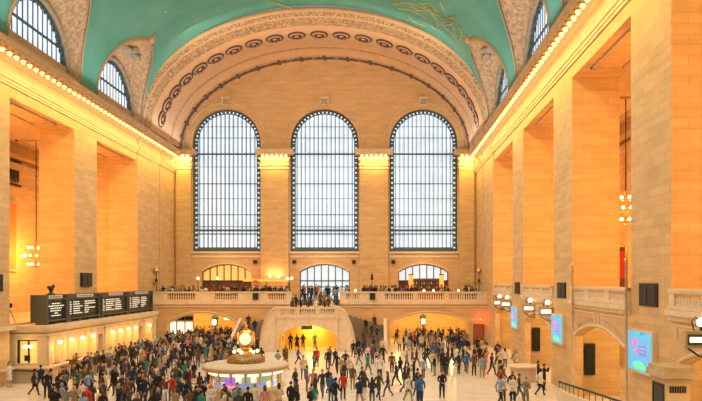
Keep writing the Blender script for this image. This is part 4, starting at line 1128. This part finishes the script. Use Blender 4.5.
def lerp(a, b_, t): return tuple(a[i] + (b_[i] - a[i]) * t for i in range(3))
def make_person(pose, female=False, skirt=False):
    """pose: joints for elbows, wrists, knees, ankles (x right, -y forward, z up). Returns dict of meshes."""
    sw = .165 if female else .19; hw = .095
    J = {'pel': (0, 0, .95), 'wai': (0, -.005, 1.10), 'che': (0, 0, 1.29), 'ned': (0, .012, 1.44), 'nec': (0, .005, 1.53)}
    lean = pose.get('lean', 0); drop = pose.get('drop', 0)
    for s_, k in ((1, 'r'), (-1, 'l')):
        J['sh' + k] = (s_ * sw, .01, 1.405); J['el' + k] = pose['el' + k]; J['wr' + k] = pose['wr' + k]
        J['hi' + k] = (s_ * hw, 0, .88); J['kn' + k] = pose['kn' + k]; J['an' + k] = pose['an' + k]
        a = J['an' + k]; J['to' + k] = (a[0] + s_ * .025, a[1] - .155, max(.03, a[2] - .055)); J['he' + k] = (a[0], a[1] + .045, max(.03, a[2] - .05))
    if drop:
        for k in list(J):
            if k[:2] in ('pe', 'wa', 'ch', 'ne', 'sh', 'el', 'wr', 'hi'): J[k] = (J[k][0], J[k][1], J[k][2] - drop)
    if lean:
        for k in ('wai', 'che', 'ned', 'nec', 'shr', 'shl', 'elr', 'ell', 'wrr', 'wrl'):
            h = max(0, J[k][2] - (.95 - drop)); J[k] = (J[k][0], J[k][1] - lean * h, J[k][2])
    rad = {'pel': (.135, .105), 'wai': (.115 if female else .13, .092), 'che': (.135 if female else .155, .105), 'ned': (.085, .075), 'nec': (.05, .052)}
    for k in 'rl':
        rad['sh' + k] = (.058, .058); rad['el' + k] = (.041, .041); rad['wr' + k] = (.027, .03)
        rad['hi' + k] = (.088, .092); rad['kn' + k] = (.056, .058); rad['an' + k] = (.036, .04); rad['to' + k] = (.036, .026); rad['he' + k] = (.034, .03)
    E = [('pel', 'wai'), ('wai', 'che'), ('che', 'ned'), ('ned', 'nec')]
    for k in 'rl': E += [('che', 'sh' + k), ('sh' + k, 'el' + k), ('el' + k, 'wr' + k), ('pel', 'hi' + k), ('hi' + k, 'kn' + k), ('kn' + k, 'an' + k), ('an' + k, 'to' + k), ('an' + k, 'he' + k)]
    region = {}
    # hands: palm and five fingers
    for s_, k in ((1, 'r'), (-1, 'l')):
        w_ = Vector(J['wr' + k]); d = (w_ - Vector(J['el' + k])).normalized()
        side = Vector((0, -1, 0)) if abs(d.y) < .8 else Vector((0, 0, 1))
        side = (side - d * side.dot(d)).normalized(); nrm = d.cross(side).normalized() * s_
        if nrm.x * s_ > 0: nrm = -nrm
        J['pa' + k] = tuple(w_ + d * .055); rad['pa' + k] = (.03, .018); E.append(('wr' + k, 'pa' + k))
        J['th1' + k] = tuple(w_ + d * .045 + side * .042); rad['th1' + k] = (.011, .011); E.append(('pa' + k, 'th1' + k))
        J['th2' + k] = tuple(w_ + d * .085 + side * .052 + nrm * .012); rad['th2' + k] = (.008, .008); E.append(('th1' + k, 'th2' + k))
        for f_, (o_, L) in enumerate(((.030, .070), (.010, .080), (-.010, .074), (-.028, .058))):
            n1, n2, n3 = 'f%d1%s' % (f_, k), 'f%d2%s' % (f_, k), 'f%d3%s' % (f_, k)
            J[n1] = tuple(w_ + d * .095 + side * o_); J[n2] = tuple(w_ + d * (.095 + L * .55) + side * o_ * 1.1 + nrm * .010); J[n3] = tuple(w_ + d * (.095 + L * .92) + side * o_ * 1.1 + nrm * .030)
            rad[n1] = rad[n2] = (.009, .009); rad[n3] = (.0075, .0075)
            E += [('pa' + k, n1), (n1, n2), (n2, n3)]
    names_ = list(J); idx = {n_: i for i, n_ in enumerate(names_)}
    me = bpy.data.meshes.new('skeleton'); me.from_pydata([J[n_] for n_ in names_], [(idx[a], idx[b_]) for a, b_ in E], [])
    ob = bpy.data.objects.new('skeleton', me); C.objects.link(ob)
    sk = ob.modifiers.new('skin', 'SKIN'); 
    sv = me.skin_vertices[0].data if me.skin_vertices else None
    if sv is None:
        bpy.context.view_layer.objects.active = ob
        sv = me.skin_vertices.new().data
    for n_ in names_: sv[idx[n_]].radius = rad[n_]; sv[idx[n_]].use_root = (n_ == 'pel')
    sk.branch_smoothing = .6
    sb = ob.modifiers.new('sub', 'SUBSURF'); sb.levels = 1; sb.render_levels = 1
    dg = bpy.context.evaluated_depsgraph_get(); ev = ob.evaluated_get(dg); bm2 = ev.to_mesh()
    V = [Vector(v.co) for v in bm2.vertices]; N = [Vector(v.normal) for v in bm2.vertices]; Fc = [list(p.vertices) for p in bm2.polygons]
    ev.to_mesh_clear(); bpy.data.objects.remove(ob); bpy.data.meshes.remove(me)
    segs = []
    for a, b_ in E:
        if a[:2] in ('pa', 'th', 'f0', 'f1', 'f2', 'f3') or b_[:2] in ('pa', 'th'): g = 'hand'
        elif b_[:2] in ('to', 'he'): g = 'foot'
        elif b_[:2] in ('kn', 'an', 'hi'): g = 'leg'
        elif b_ == 'nec': g = 'neck'
        elif b_[:2] == 'wr': g = 'fore'
        elif b_[:2] == 'el': g = 'arm'
        elif b_ == 'wai': g = 'waist'
        else: g = 'torso'
        segs.append((Vector(J[a]), Vector(J[b_]), g, (rad[a][0] + rad[b_][0]) / 2))
    def reg(p):
        best = None; bd = 9
        for a, b_, g, r_ in segs:
            ab = b_ - a; t = max(0, min(1, (p - a).dot(ab) / ab.dot(ab))); d = (p - a - ab * t).length - r_
            if d < bd: bd = d; best = g
        return best
    fr = [reg(sum((V[i] for i in f_), Vector()) / len(f_)) for f_ in Fc]
    body = MB(); n = 0
    body.v = [tuple(v) for v in V]; body.f = [list(f_) for f_ in Fc]; body.mi = [1 if g == 'foot' else 0 for g in fr]; body.sm = [True] * len(Fc)
    # head
    hc = Vector(J['nec']) + Vector((0, -.012 - lean * .1, .105)); rows = []
    ns, nr = 16, 13
    for i in range(nr):
        t = pi * i / (nr - 1); row = []
        for j in range(ns):
            a = 2 * pi * j / ns; q = sin(t) if 0 < i < nr - 1 else .01
            x = .074 * q * cos(a); y = .094 * q * sin(a); z = .118 * cos(t)
            if z < 0:                      # narrower jaw, chin forward
                x *= 1 + z * 2.6; y *= 1 + z * 1.6; y -= -z * .10
            fy = -sin(a) * q
            if fy > .75 and -.055 < z < .015: y -= .020 * max(0, (1 - abs(x) / .025))   # nose
            if fy > .5 and -.005 < z < .03 and .018 < abs(x) < .05: y += .006          # eye hollows
            row.append((hc.x + x, hc.y + y, hc.z + z))
        rows.append(row)
    body.grid(rows, 0, True, True)
    for s_ in (-1, 1):
        body.ball((hc.x + s_ * .030, hc.y - .083, hc.z + .008), .011, .006, .007, 6, 2)
        body.ball((hc.x + s_ * .075, hc.y + .004, hc.z - .004), .010, .020, .030, 6, 0)
    body.ball((hc.x, hc.y - .108, hc.z - .020), .012, .014, .018, 6, 0)
    body.ball((hc.x, hc.y - .090, hc.z - .055), .022, .008, .006, 6, 3)
    def garment(groups, infl, hem=None):
        g = MB(); used = {}
        for f_, r_ in zip(Fc, fr):
            c_ = sum((V[i] for i in f_), Vector()) / len(f_)
            if r_ in groups or (hem and hem(r_, c_)):
                ids = []
                for i in f_:
                    if i not in used:
                        used[i] = len(g.v); k = infl
                        g.v.append(tuple(V[i] + N[i] * k))
                    ids.append(used[i])
                g.f.append(ids); g.mi.append(0); g.sm.append(True)
        return g
    ht = .80 - drop
    top = garment(('torso', 'waist', 'arm') + (('fore',) if pose.get('long', True) else ()), .016, lambda r_, c_: r_ == 'leg' and c_.z > ht + .04)
    if skirt:
        bot = MB(); rows = []
        for z, rx, ry in ((1.04, .125, .10), (.95, .155, .125), (.85, .175, .145), (.70, .19, .16), (.52, .205, .18), (.50, .200, .175)):
            rows.append([(rx * cos(2 * pi * j / 20) * (1 + .04 * (j % 2)), ry * sin(2 * pi * j / 20) * (1 + .04 * (j % 2)), z - drop) for j in range(20)])
        bot.grid(rows, 0, True, True)
    else: bot = garment(('leg',), .010)
    hair = MB(); rows = []
    for i in range(8):
        t = .98 * pi * .52 * i / 7; row = []
        for j in range(16):
            a = 2 * pi * j / 16; fr_ = max(0, -sin(a)); tt = t * (1 - .38 * fr_)
            row.append((hc.x + .082 * sin(tt) * cos(a), hc.y + .004 + .102 * sin(tt) * sin(a), hc.z + .010 + .122 * cos(tt)))
        rows.append(row)
    if not female:
        back = [(x, y, z - (.05 if y > hc.y + .03 else 0)) for x, y, z in rows[-1]]; rows.append(back)
    hair.grid(rows, 0, True, True)
    if female:
        rows = []
        for i in range(6):
            t = i / 5; rows.append([(hc.x + (.084 + .012 * sin(t * pi)) * cos(a), hc.y + .012 + .095 * abs(sin(a)) * 1.0 - (.01 * t), hc.z + .02 - .25 * t) for a in [pi * (-.02 + 1.04 * j / 10) for j in range(11)]])
        hair.grid(rows, 0, True)
        hair.grid([[(x * .86 + hc.x * .14, y * .8 + hc.y * .2, z) for x, y, z in r_] for r_ in rows], 0, True)
    return {'body': body.mesh('person', [SKINS[0], M['shoe'], M['eye'], M['lip']]), 'top': top.mesh('top', cloth('black', TOPC['black'])),
            'bot': bot.mesh('trousers', cloth('b_black', BOTC['black'])), 'hair': hair.mesh('hair', SKINS[0]), 'female': female, 'skirt': skirt, 'pose': pose['name']}

A_DOWN = dict(elr=(.235, .03, 1.13), ell=(-.235, .03, 1.13), wrr=(.245, -.03, .89), wrl=(-.245, -.03, .89))
LEGS = dict(knr=(.105, -.015, .49), knl=(-.105, -.005, .49), anr=(.115, .02, .09), anl=(-.115, .03, .09))
WALK = dict(knr=(.10, -.20, .52), knl=(-.095, .06, .49), anr=(.10, -.27, .10), anl=(-.10, .33, .15), drop=.03)
P_ = [
    dict(name='standing', **A_DOWN, **LEGS),
    dict(name='standing with hands clasped in front', elr=(.25, -.02, 1.15), ell=(-.25, -.02, 1.15), wrr=(.07, -.20, 1.03), wrl=(-.07, -.20, 1.05), **LEGS),
    dict(name='walking', elr=(.235, .13, 1.15), ell=(-.235, -.06, 1.14), wrr=(.235, .08, .92), wrl=(-.225, -.24, .98), lean=.06, **WALK),
    dict(name='holding a hand to the ear', elr=(.26, -.06, 1.17), ell=(-.235, .03, 1.13), wrr=(.125, -.08, 1.47), wrl=(-.245, -.03, .89), **LEGS),
    dict(name='raising both hands to take a picture', elr=(.22, -.20, 1.24), ell=(-.22, -.20, 1.24), wrr=(.08, -.30, 1.47), wrl=(-.08, -.30, 1.47), **LEGS),
    dict(name='standing with arms folded', elr=(.25, -.03, 1.16), ell=(-.25, -.03, 1.16), wrr=(-.06, -.18, 1.19), wrl=(.06, -.19, 1.15), knr=(.12, -.03, .49), knl=(-.11, .0, .49), anr=(.15, -.05, .09), anl=(-.12, .03, .09)),
]
def mir(p): 
    q = dict(p)
    for a in ('el', 'wr', 'kn', 'an'):
        if a + 'r' in p: r_, l_ = p[a + 'r'], p[a + 'l']; q[a + 'r'] = (-l_[0], l_[1], l_[2]); q[a + 'l'] = (-r_[0], r_[1], r_[2])
    return q
TEMPL = [make_person(P_[0]), make_person(P_[1]), make_person(P_[2]), make_person(mir(P_[2])), make_person(P_[3]), make_person(P_[4]), make_person(P_[5]),
         make_person(dict(P_[0], long=False), True), make_person(P_[2], True), make_person(P_[1], True), make_person(dict(P_[0], long=False), True, True), make_person(mir(P_[3]), True)]
SIT = dict(name='sitting', elr=(.22, -.10, 1.16), ell=(-.22, -.10, 1.16), wrr=(.12, -.28, 1.08), wrl=(-.12, -.28, 1.08), knr=(.12, -.40, .50), knl=(-.12, -.40, .50), anr=(.12, -.42, .09), anl=(-.12, -.40, .09), drop=.42, lean=.05)
SIT = dict(SIT); TEMPL.append(make_person(SIT)); TEMPL.append(make_person(SIT, True))
def pick(r_, *names__): return r_.choice(names__)
PEOPLE = []          # (D, x, z, rz, template, top, bottom, hair, skin, scale, place)
def add_person(x, y, z, rz, ti, top, bot, hair, place, sc_=1.0, skin=None, extra=None):
    PEOPLE.append(dict(x=x, y=y, z=z, rz=rz, ti=ti, top=top, bot=bot, hair=hair, skin=skin if skin is not None else rp.choice([0, 0, 1, 1, 2, 4, 3]), sc=sc_, place=place, extra=extra))
rp = random.Random(21)
DARK = ['black'] * 12 + ['navy'] * 8 + ['charcoal'] * 8 + ['grey'] * 3 + ['white'] * 3 + ['light blue'] * 2 + ['blue'] * 2 + ['brown'] * 3 + ['olive'] * 2 + ['tan'] * 2 + ['cream'] * 2 + ['red', 'teal', 'purple', 'pink', 'tan']
BOTS = ['black'] * 5 + ['dark blue'] * 5 + ['blue denim'] * 3 + ['grey'] * 2 + ['khaki'] * 2 + ['brown'] * 2 + ['white']
HAIRS = ['black'] * 4 + ['dark brown'] * 5 + ['brown'] * 3 + ['blond'] * 2 + ['grey']
taken = []
def free(x, y, z, d=.58):
    for a, b_, c_ in taken:
        if abs(z - c_) < 1 and (a - x) ** 2 + (b_ - y) ** 2 < d * d: return False
    return True
def rand_person(x, y, z, place, face=None, still=.6, top=None, sit=False):
    ti = rp.choice([12, 13]) if sit else rp.choice([0, 1, 4, 5, 6, 7, 9, 10, 11, 0, 7, 9]) if rp.random() < still else rp.choice([2, 3, 8, 2, 3])
    rz = rp.uniform(0, 2 * pi) if face is None else face + rp.gauss(0, .5)
    taken.append((x, y, z))
    add_person(x, y, z, rz, ti, top or rp.choice(DARK), rp.choice(BOTS), rp.choice(HAIRS), place, rp.uniform(.93, 1.03) * (.96 if TEMPL[ti]['female'] else 1))
# the ones that stand out, by foot pixel (px, py) on the floor
def foot(px, py): D = EYE * F / (py - VY); return PX(px, D), D
SPOT = [
    (8, 380, 10, 'white', 'white', 'dark brown', 'alone at the left edge by the lit office window', 1.3),
    (442, 399, 1, 'black', 'black', 'dark brown', 'alone on the open floor below the right arch', 0),
    (419, 402, 9, 'charcoal', 'black', 'dark brown', 'near the bottom edge right of the stairs', .3),
    (513, 405, 1, 'white', 'black', 'black', 'at the bottom edge on the right', 0),
    (526, 408, 6, 'grey', 'grey', 'black', 'at the bottom edge beside the white-shirted one', -.6),
    (344, 351, 0, 'white', 'black', 'brown', 'at the foot of the right stair flight', 0),
    (313, 396, 0, 'pink', 'black', 'dark brown', 'in the group right of the booth', .2),
    (343, 400, 7, 'red', 'black', 'brown', 'in the group right of the booth', .4),
    (331, 402, 0, 'blue', 'dark blue', 'brown', 'in the group right of the booth', 2.6),
    (307, 392, 4, 'grey', 'grey', 'brown', 'in the group right of the booth', 1.9),
    (278, 372, 6, 'light blue', 'dark blue', 'black', 'just behind the booth on its right', 2.8),
    (433, 362, 0, 'blue', 'grey', 'black', 'in front of the right arch', 3.0),
    (467, 374, 2, 'blue', 'khaki', 'black', 'right of the open floor', 2.8),
    (482, 378, 0, 'light blue', 'khaki', 'dark brown', 'right of the open floor', 3.1),
    (474, 376, 9, 'brown', 'black', 'brown', 'right of the open floor', .1),
    (500, 370, 7, 'cream', 'black', 'blond', 'right of the open floor', .2),
    (483, 356, 0, 'yellow', 'khaki', 'brown', 'right of the open floor', 3.0),
    (281, 349, 0, 'light blue', 'dark blue', 'brown', 'leaning by the left of the central arch', .4),
    (315, 349, 4, 'light blue', 'black', 'black', 'inside the yellow central arch', .4),
    (290.5, 350, 7, 'black', 'black', 'black', 'inside the yellow central arch', 0), (303, 350, 9, 'black', 'dark blue', 'black', 'inside the yellow central arch', 0), (297, 351, 10, 'black', 'black', 'black', 'at the left of the central arch', .5),
    (555, 386, 6, 'black', 'dark blue', 'dark brown', 'beside the round desk', 1.4), (566, 390, 5, 'black', 'black', 'dark brown', 'beside the round desk', 1.6), (545, 372, 7, 'cream', 'khaki', 'brown', 'behind the round desk', .3),
    (540, 396, 2, 'white', 'black', 'black', 'in front of the round desk', 1.5),
    (34, 396, 3, 'charcoal', 'black', 'black', 'on the left floor before the office end', 2.0), (41, 391, 2, 'navy', 'dark blue', 'dark brown', 'on the left floor before the office end', 4.2), (47, 399, 0, 'black', 'black', 'brown', 'on the left floor before the office end', .5),
    (61, 406, 4, 'black', 'black', 'brown', 'near the left bottom edge', .7), (83, 412, 0, 'white', 'dark blue', 'black', 'near the left bottom edge', 3.0),
]
for px, py, ti, t_, b_, h_, pl, rz in SPOT:
    x, y = foot(px, py) if px > 9 else (-24.75, 42.7); x = min(x, 10.7); taken.append((x, y, 0)); add_person(x, y, 0, rz, ti, t_, b_, h_, pl, .98)
# people in front of the booth
for px, D, ti, t_, b_, h_, rz in ((211, 33.6, 9, 'white', 'dark blue', 'blond', .2), (237, 33.4, 0, 'light blue', 'black', 'grey', .1), (255, 33.7, 0, 'white', 'khaki', 'grey', 2.9), (265, 33.1, 7, 'pink', 'black', 'brown', 3.1), (279, 33.8, 9, 'cream', 'brown', 'dark brown', 3.3),
                                  (248, 32.6, 0, 'black', 'black', 'black', 3.0), (291, 34.4, 0, 'black', 'black', 'dark brown', 2.6), (226, 32.7, 11, 'charcoal', 'blue denim', 'brown', 3.0), (203, 34.6, 6, 'black', 'black', 'black', 2.8), (196, 33.0, 0, 'navy', 'dark blue', 'black', 2.7)):
    x = PX(px, D); taken.append((x, D, 0)); add_person(x, D, 0, rz, ti, t_, b_, h_, 'at the front of the booth', .98)

def scatter(n_, pxr, Dr, place, z=0, ok=None, face=None, still=.6, dmin=.6, sit=False):
    c_ = 0; tries = 0
    while c_ < n_ and tries < n_ * 80:
        tries += 1
        u = rp.random(); D = sqrt(Dr[0] ** 2 + (Dr[1] ** 2 - Dr[0] ** 2) * u)
        px = rp.uniform(*pxr); x = PX(px, D)
        if ok and not ok(x, D, px): continue
        if not free(x, D, z, dmin): continue
        pl = place(x, D, px) if callable(place) else place
        rand_person(x, D, z, pl, face, still, sit=sit); c_ += 1
def clear(x, D): return (x - BX) ** 2 + (D - BY) ** 2 > 2.9 ** 2 and (x - 10.2) ** 2 + (D - 45.6) ** 2 > 1.6 ** 2 and not (8.2 < x < 12 and 36 < D < 45)
tk_ok = lambda x, D, px: x > -22.3 and clear(x, D) and not (px < 48 and D > 36) and not (D > 63 and -15.6 < x < 1) and not ((px - 15) < (D - 46) * 2.2 and D > 41.5 and D < 47.5 and px < 110)
def left_place(x, D, px):
    if D > 60: return ('front of' if D < 66 else 'back of') + ' the crowd by the left arch' + ("'s left side" if px < 185 else "'s right side")
    row = 'far' if D > 55 else 'middle' if D > 49 else 'near' if D > 43 else 'front' if D > 37 else 'bottom-edge'
    col = ('beside ticket windows' if x < -20.8 else 'below first board' if px < 80 else 'below second board' if px < 103 else 'below third board' if px < 130 else
           'below fourth board' if px < 155 else 'right of the boards' if px < 180 else 'left of booth' if px < 212 else 'behind booth')
    return row + ' crowd ' + col
scatter(95, (50, 262), (31.5, 42), left_place, ok=tk_ok, still=.75, dmin=.6)
scatter(85, (70, 262), (42, 54), left_place, ok=tk_ok, still=.8, dmin=.52)
scatter(120, (105, 262), (54, 70), left_place, ok=tk_ok, still=.8, dmin=.5)
scatter(16, (52, 150), (45.5, 60), lambda x, D, px: 'queueing at the %s ticket windows' % ('nearest' if D < 50 else 'middle' if D < 55.5 else 'far'), ok=lambda x, D, px: -22.6 < x < -21.0, face=-pi / 2 + pi, still=.95)
stair_ok = lambda x, D, px: clear(x, D) and x < 11.0 and not (D > 63 and x < 1)
def mid_place(x, D, px):
    row = 'bottom-edge' if D < 37 else 'near' if D < 43 else 'middle' if D < 50 else 'far' if D < 57 else 'farthest'
    col = 'right of booth' if px < 310 and D < 44 else 'below the central arch' if px < 352 else 'below the right stair flight' if px < 392 else 'below the right arch' if px < 468 else 'between right arch and round desk'
    return row + ' floor ' + col
scatter(22, (285, 352), (32.5, 56), mid_place, ok=stair_ok)
scatter(36, (352, 432), (34, 62), mid_place, ok=stair_ok, still=.25)
scatter(44, (430, 515), (47, 64), mid_place, ok=lambda x, D, px: stair_ok(x, D, px) and x < 11.2)
scatter(60, (390, 468), (64, 77), lambda x, D, px: 'in front of the right arch' if D < 71 else 'inside the right arch', ok=lambda x, D, px: (x > 1.6 and x < 9.4) , still=.6, dmin=.5)
scatter(50, (165, 232), (68, 78), lambda x, D, px: 'in front of the left arch' if D < 71 else 'inside the left arch', ok=lambda x, D, px: -23.2 < x < -16.6 and abs(D - 71.5) > .8 and D < 73.2 or (D > 74.2 and -23.2 < x < -16.6), dmin=.5)
scatter(10, (500, 560), (36, 46), mid_place, ok=lambda x, D, px: clear(x, D) and x < 10.6)
# balcony and stairs
scatter(50, (160, 288), (71.9, 76.0), lambda x, D, px: 'behind the left balcony rail ' + ('near the corner' if px < 200 else 'before the glazed doorway' if px < 250 else 'below the sconces'), z=ZBF, ok=lambda x, D, px: x < GL - .4 and abs(px - 198) > 3 and abs(px - 217) > 3, still=.9)
scatter(62, (346, 482), (72.0, 75.8), lambda x, D, px: 'behind the right balcony rail ' + ('next to the stairs' if px < 395 else 'before the bar' if px < 450 else 'near the right corner'), z=ZBF, ok=lambda x, D, px: x > GR + .4 and x < 11 and min(abs(x - PX(q, 72)) for q in (355.5, 424, 433.5, 458.5)) > .8, still=.9)
scatter(16, (298, 345), (76, 78.4), 'on the balcony before the middle doorway', z=ZBF, ok=lambda x, D, px: GL < x < GR + .5, still=.6)
for k, (u, s_) in enumerate(((-2.2, 1), (-1.3, 4), (-.6, 2), (.8, 5), (1.5, 1), (2.1, 6), (-1.8, 7), (1.1, 8), (.5, 3), (2.3, 4))):
    rand_person(SX + u, 64 + 7.0 + s_ * .48 + .24, ZL + (s_ + 1) * .155, 'on the steps up to the balcony', rp.choice([0, pi]), .5)
for k in range(6): rand_person(SX - 2.2 + k * .85, 64 + 5.4 + rp.uniform(-.5, .8), ZL, 'on the middle landing of the staircase', None, .6)
for s_, sd in ((1, 'right'), (-1, 'left')):
    for k, t in ((0, .12), (1, .3), (2, .42), (3, .52), (4, .22)):
        kk = int(t * NS); tm = (kk + .5) / NS; a, b_ = inner(tm), outer(tm); f_ = (.35, .6, .45, .7, .75)[k]
        x = SX + s_ * (a[0] + (b_[0] - a[0]) * f_); y = 64 + a[1] + (b_[1] - a[1]) * f_
        rand_person(x, y, ZL * (kk + 1) / NS, 'climbing the %s stair flight' % sd, rp.choice([0, pi]), .3, top=rp.choice(['black', 'navy', 'charcoal', 'black', 'brown']))

PEOPLE.sort(key=lambda p: p['y'])
KEEP = 300
ACT = {'standing': '', 'walking': ' walking', 'standing with hands clasped in front': ' with clasped hands', 'holding a hand to the ear': ' touching one ear',
       'raising both hands to take a picture': ' raising both hands', 'standing with arms folded': ' with folded arms', 'sitting': ' sitting'}
def label_of(p, lv):
    T_ = TEMPL[p['ti']]; act = ACT[T_['pose']]; low = 'skirt' if T_['skirt'] else 'trousers'
    if lv == 0: return 'person in %s top%s, %s' % (p['top'], act, p['place'])
    if lv == 1: return '%s-haired person in %s top%s, %s' % (p['hair'].replace(' ', '-'), p['top'], act, p['place'])
    return '%s-haired person, %s top, %s %s%s, %s' % (p['hair'].replace(' ', '-'), p['top'], p['bot'], low, act, p['place'])
from collections import Counter
ALL = PEOPLE
cnt = [Counter(label_of(p, lv) for p in ALL) for lv in range(3)]
final = {}
for p in PEOPLE[:KEEP]:
    for lv in range(3):
        l_ = label_of(p, lv)
        if cnt[lv][l_] == 1 and len(l_.split()) <= 16: p['label'] = l_; break
rest = {}
for p in ALL:
    if 'label' not in p: rest.setdefault(label_of(p, 1), []).append(p)
ORD = ['leftmost', 'second', 'third', 'fourth', 'fifth', 'sixth', 'seventh']
used_labels = set(p['label'] for p in ALL if 'label' in p)
for l_, ps in rest.items():
    # all who answer to this description, left to right as the camera sees them
    grp = sorted([p for p in ALL if label_of(p, 1) == l_], key=lambda p: p['x'] / p['y'])
    for p in ps:
        k = grp.index(p)
        o_ = 'rightmost' if k == len(grp) - 1 and k else ORD[min(k, 6)] + ('' if k == 0 else ' from left')
        lab = o_ + ' ' + l_
        p['label'] = lab
for p in PEOPLE[:KEEP]:
    T_ = TEMPL[p['ti']]
    o = bpy.data.objects.new('person', T_['body']); C.objects.link(o)
    o.location = (p['x'], p['y'], p['z']); o.rotation_euler = (0, 0, p['rz']); o.scale = (p['sc'],) * 3
    o.material_slots[0].link = 'OBJECT'; o.material_slots[0].material = SKINS[p['skin']]
    for nm, me, m_ in (('jacket' if p['top'] in ('black', 'navy', 'charcoal', 'brown', 'olive') else 'shirt', T_['top'], cloth(p['top'], TOPC[p['top']])),
                       ('skirt' if T_['skirt'] else 'trousers', T_['bot'], cloth('lower_' + p['bot'], BOTC[p['bot']])), ('hair', T_['hair'], cloth('hair_' + p['hair'], HAIRC[p['hair']]))):
        c_ = bpy.data.objects.new(nm, me); C.objects.link(c_); c_.parent = o
        c_.material_slots[0].link = 'OBJECT'; c_.material_slots[0].material = m_
    tag(o, p['label'], 'person', 'people in the concourse crowd')
# the farthest of the crowd, beyond the three hundred nearest
if len(PEOPLE) > KEEP:
    import numpy as np
    mats_ = []; mi_of = {}
    def mid(m_):
        if m_.name not in mi_of: mi_of[m_.name] = len(mats_); mats_.append(m_)
        return mi_of[m_.name]
    Vs, Fs, Ms = [], [], []; off = 0
    for p in PEOPLE[KEEP:]:
        T_ = TEMPL[p['ti']]; ca, sa = cos(p['rz']), sin(p['rz'])
        for me, ms_ in ((T_['body'], [SKINS[p['skin']], M['shoe'], M['eye'], M['lip']]), (T_['top'], [cloth(p['top'], TOPC[p['top']])]), (T_['bot'], [cloth('lower_' + p['bot'], BOTC[p['bot']])]), (T_['hair'], [cloth('hair_' + p['hair'], HAIRC[p['hair']])])):
            a = np.empty(len(me.vertices) * 3, 'f'); me.vertices.foreach_get('co', a); a = a.reshape(-1, 3) * p['sc']
            Vs.append(np.stack([a[:, 0] * ca - a[:, 1] * sa + p['x'], a[:, 0] * sa + a[:, 1] * ca + p['y'], a[:, 2] + p['z']], 1))
            for f_ in me.polygons: Fs.append([i + off for i in f_.vertices]); Ms.append(mid(ms_[f_.material_index]))
            off += len(a)
    me = bpy.data.meshes.new('distant_crowd'); me.from_pydata(np.concatenate(Vs).tolist(), [], Fs)
    for m_ in mats_: me.materials.append(m_)
    me.polygons.foreach_set('material_index', Ms); me.polygons.foreach_set('use_smooth', [True] * len(Fs))
    o = bpy.data.objects.new('distant_crowd', me); C.objects.link(o)
    tag(o, 'farthest people of the crowd, in the arches, on the stairs and on the balcony', 'crowd', None, 'stuff')
print('people', len(PEOPLE))
